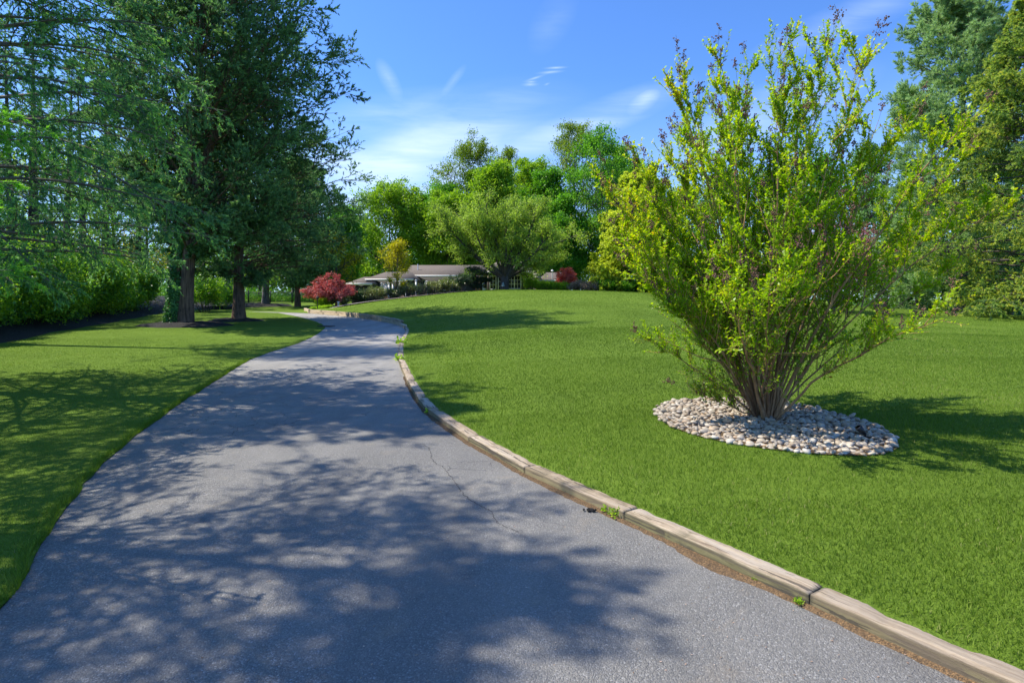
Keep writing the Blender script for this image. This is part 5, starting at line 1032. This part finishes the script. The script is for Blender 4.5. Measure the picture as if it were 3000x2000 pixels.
def spot(px, py, s, lab):
    x, y = hit(px, py, lambda x, y: zR(x, y)); o = empty('garden_spotlight', (x, y, float(zR(x, y))), lab, 'spotlight')
    P = np.array([[.0, 0, .05], [-.035, 0, .085], [-.085, 0, .135], [-.09, 0, .14]])*s; a = Acc(); a.tube(P, np.array([.02, .036, .042, .03])*s, 12); a.build('lamp_head', M['black'], o, attr=False)
    a = Acc(); a.tube(np.array([[0, 0, -.02], [0, 0, .07]])*s, np.array([.012, .012])*s, 8); a.build('spike', M['black'], o, attr=False)
spot(2535, 1283, .8, 'black garden spotlight at the right side of the stone bed'); spot(2152, 1185, .8, 'black garden spotlight behind the crape myrtle stems')
x, y = hit(955, 957, zbf); dc = empty('drain_grate', (x, y, float(zb(y))), 'dark metal drain grate at the left edge of the drive', 'drain'); a = Acc()
for i in range(7): a.box(-.33+i*.1, -.28+i*.1, -.2, .2, .005, .04)
a.box(-.36, .35, -.23, -.2, .005, .045); a.box(-.36, .35, .2, .23, .005, .045); a.build('grate', M['black'], dc, attr=False)
# weeds in the joint along the timbers and litter on the asphalt
def weed(px, py, s, lab, seed):
    r = np.random.default_rng(seed); x, y = hit(px, py, zbf); z = float(zb(y))+.008; a = Acc(); n = 46; az = r.uniform(0, 2*np.pi, n); e = r.uniform(.3, 1.3, n); D = np.c_[np.cos(az)*np.sin(e), np.sin(az)*np.sin(e), np.cos(e)]
    L = s*r.uniform(.3, 1, n); tip = D*L[:, None]; a.cards(tip, unit(D+r.normal(size=(n, 3))*.4), rnd_n(r, n, .5), s*.42, s*.34, r.random(n))
    P = np.stack([np.zeros((n, 3)), tip*.5+[0, 0, s*.05], tip], 1); root = empty('weed', (x, y, z), lab, 'weed'); b_ = Acc(); b_.tube(P, np.full((n, 3), .0008), 3); b_.build('stems', M['lime'], root); a.build('leaves', M['lime'], root)
weed(1783, 1503, .055, 'small leafy weed by the timber joint, left of a pair', 1); weed(1806, 1516, .06, 'bushier weed by the timber joint, right of a pair', 2); weed(2340, 1773, .03, 'tiny two leaf weed in the sandy strip near the camera', 3); weed(2212, 1706, .018, 'tiny seedling in the sandy strip under the near timber', 6)
weed(1258, 1213, .07, 'green weed tuft where the drive narrows along the timbers', 4); weed(1172, 1010, .22, 'leafy weed against the timbers in the bend', 5); weed(1345, 1262, .05, 'weed tuft in the shade of the timber edging', 7); weed(1168, 1060, .16, 'low weed at the inner bend of the drive', 8)
r = np.random.default_rng(12); x, y = hit(1728, 1499, zbf); a = Acc()
for i in range(14): stone_mesh(a, (r.normal()*.022, r.normal()*.012, .012+.006*r.random()), .012, .008, .008, r.random()*3, 900+i, 0)
o = a.build('debris_clump', M['mulch']); o.location = (x, y, float(zb(y))+.002); tag(o, 'small dark clump of debris on the asphalt beside the timbers', 'debris')
lit = Acc(); n = 520; px = r.uniform(0, 2700, n); py = r.uniform(1150, 1999, n)
for a_, b_ in zip(px, py):
    x, y = hit(a_, b_, zbf)
    if xl(y)+.02 < x < xc(y)-.02:
        s = r.uniform(.006, .016); t = r.uniform(0, 6.28); d = np.array([math.cos(t), math.sin(t), .1]); lit.cards(np.array([[x, y, float(zb(y))+.007]]), d[None], np.array([[.2*r.normal(), .2*r.normal(), 1]]), s, s*.5, r.random())
tag(lit.build('leaf_litter', M['blossom']), 'scattered tan flecks of leaf litter on the asphalt', 'leaf litter', kind='stuff')
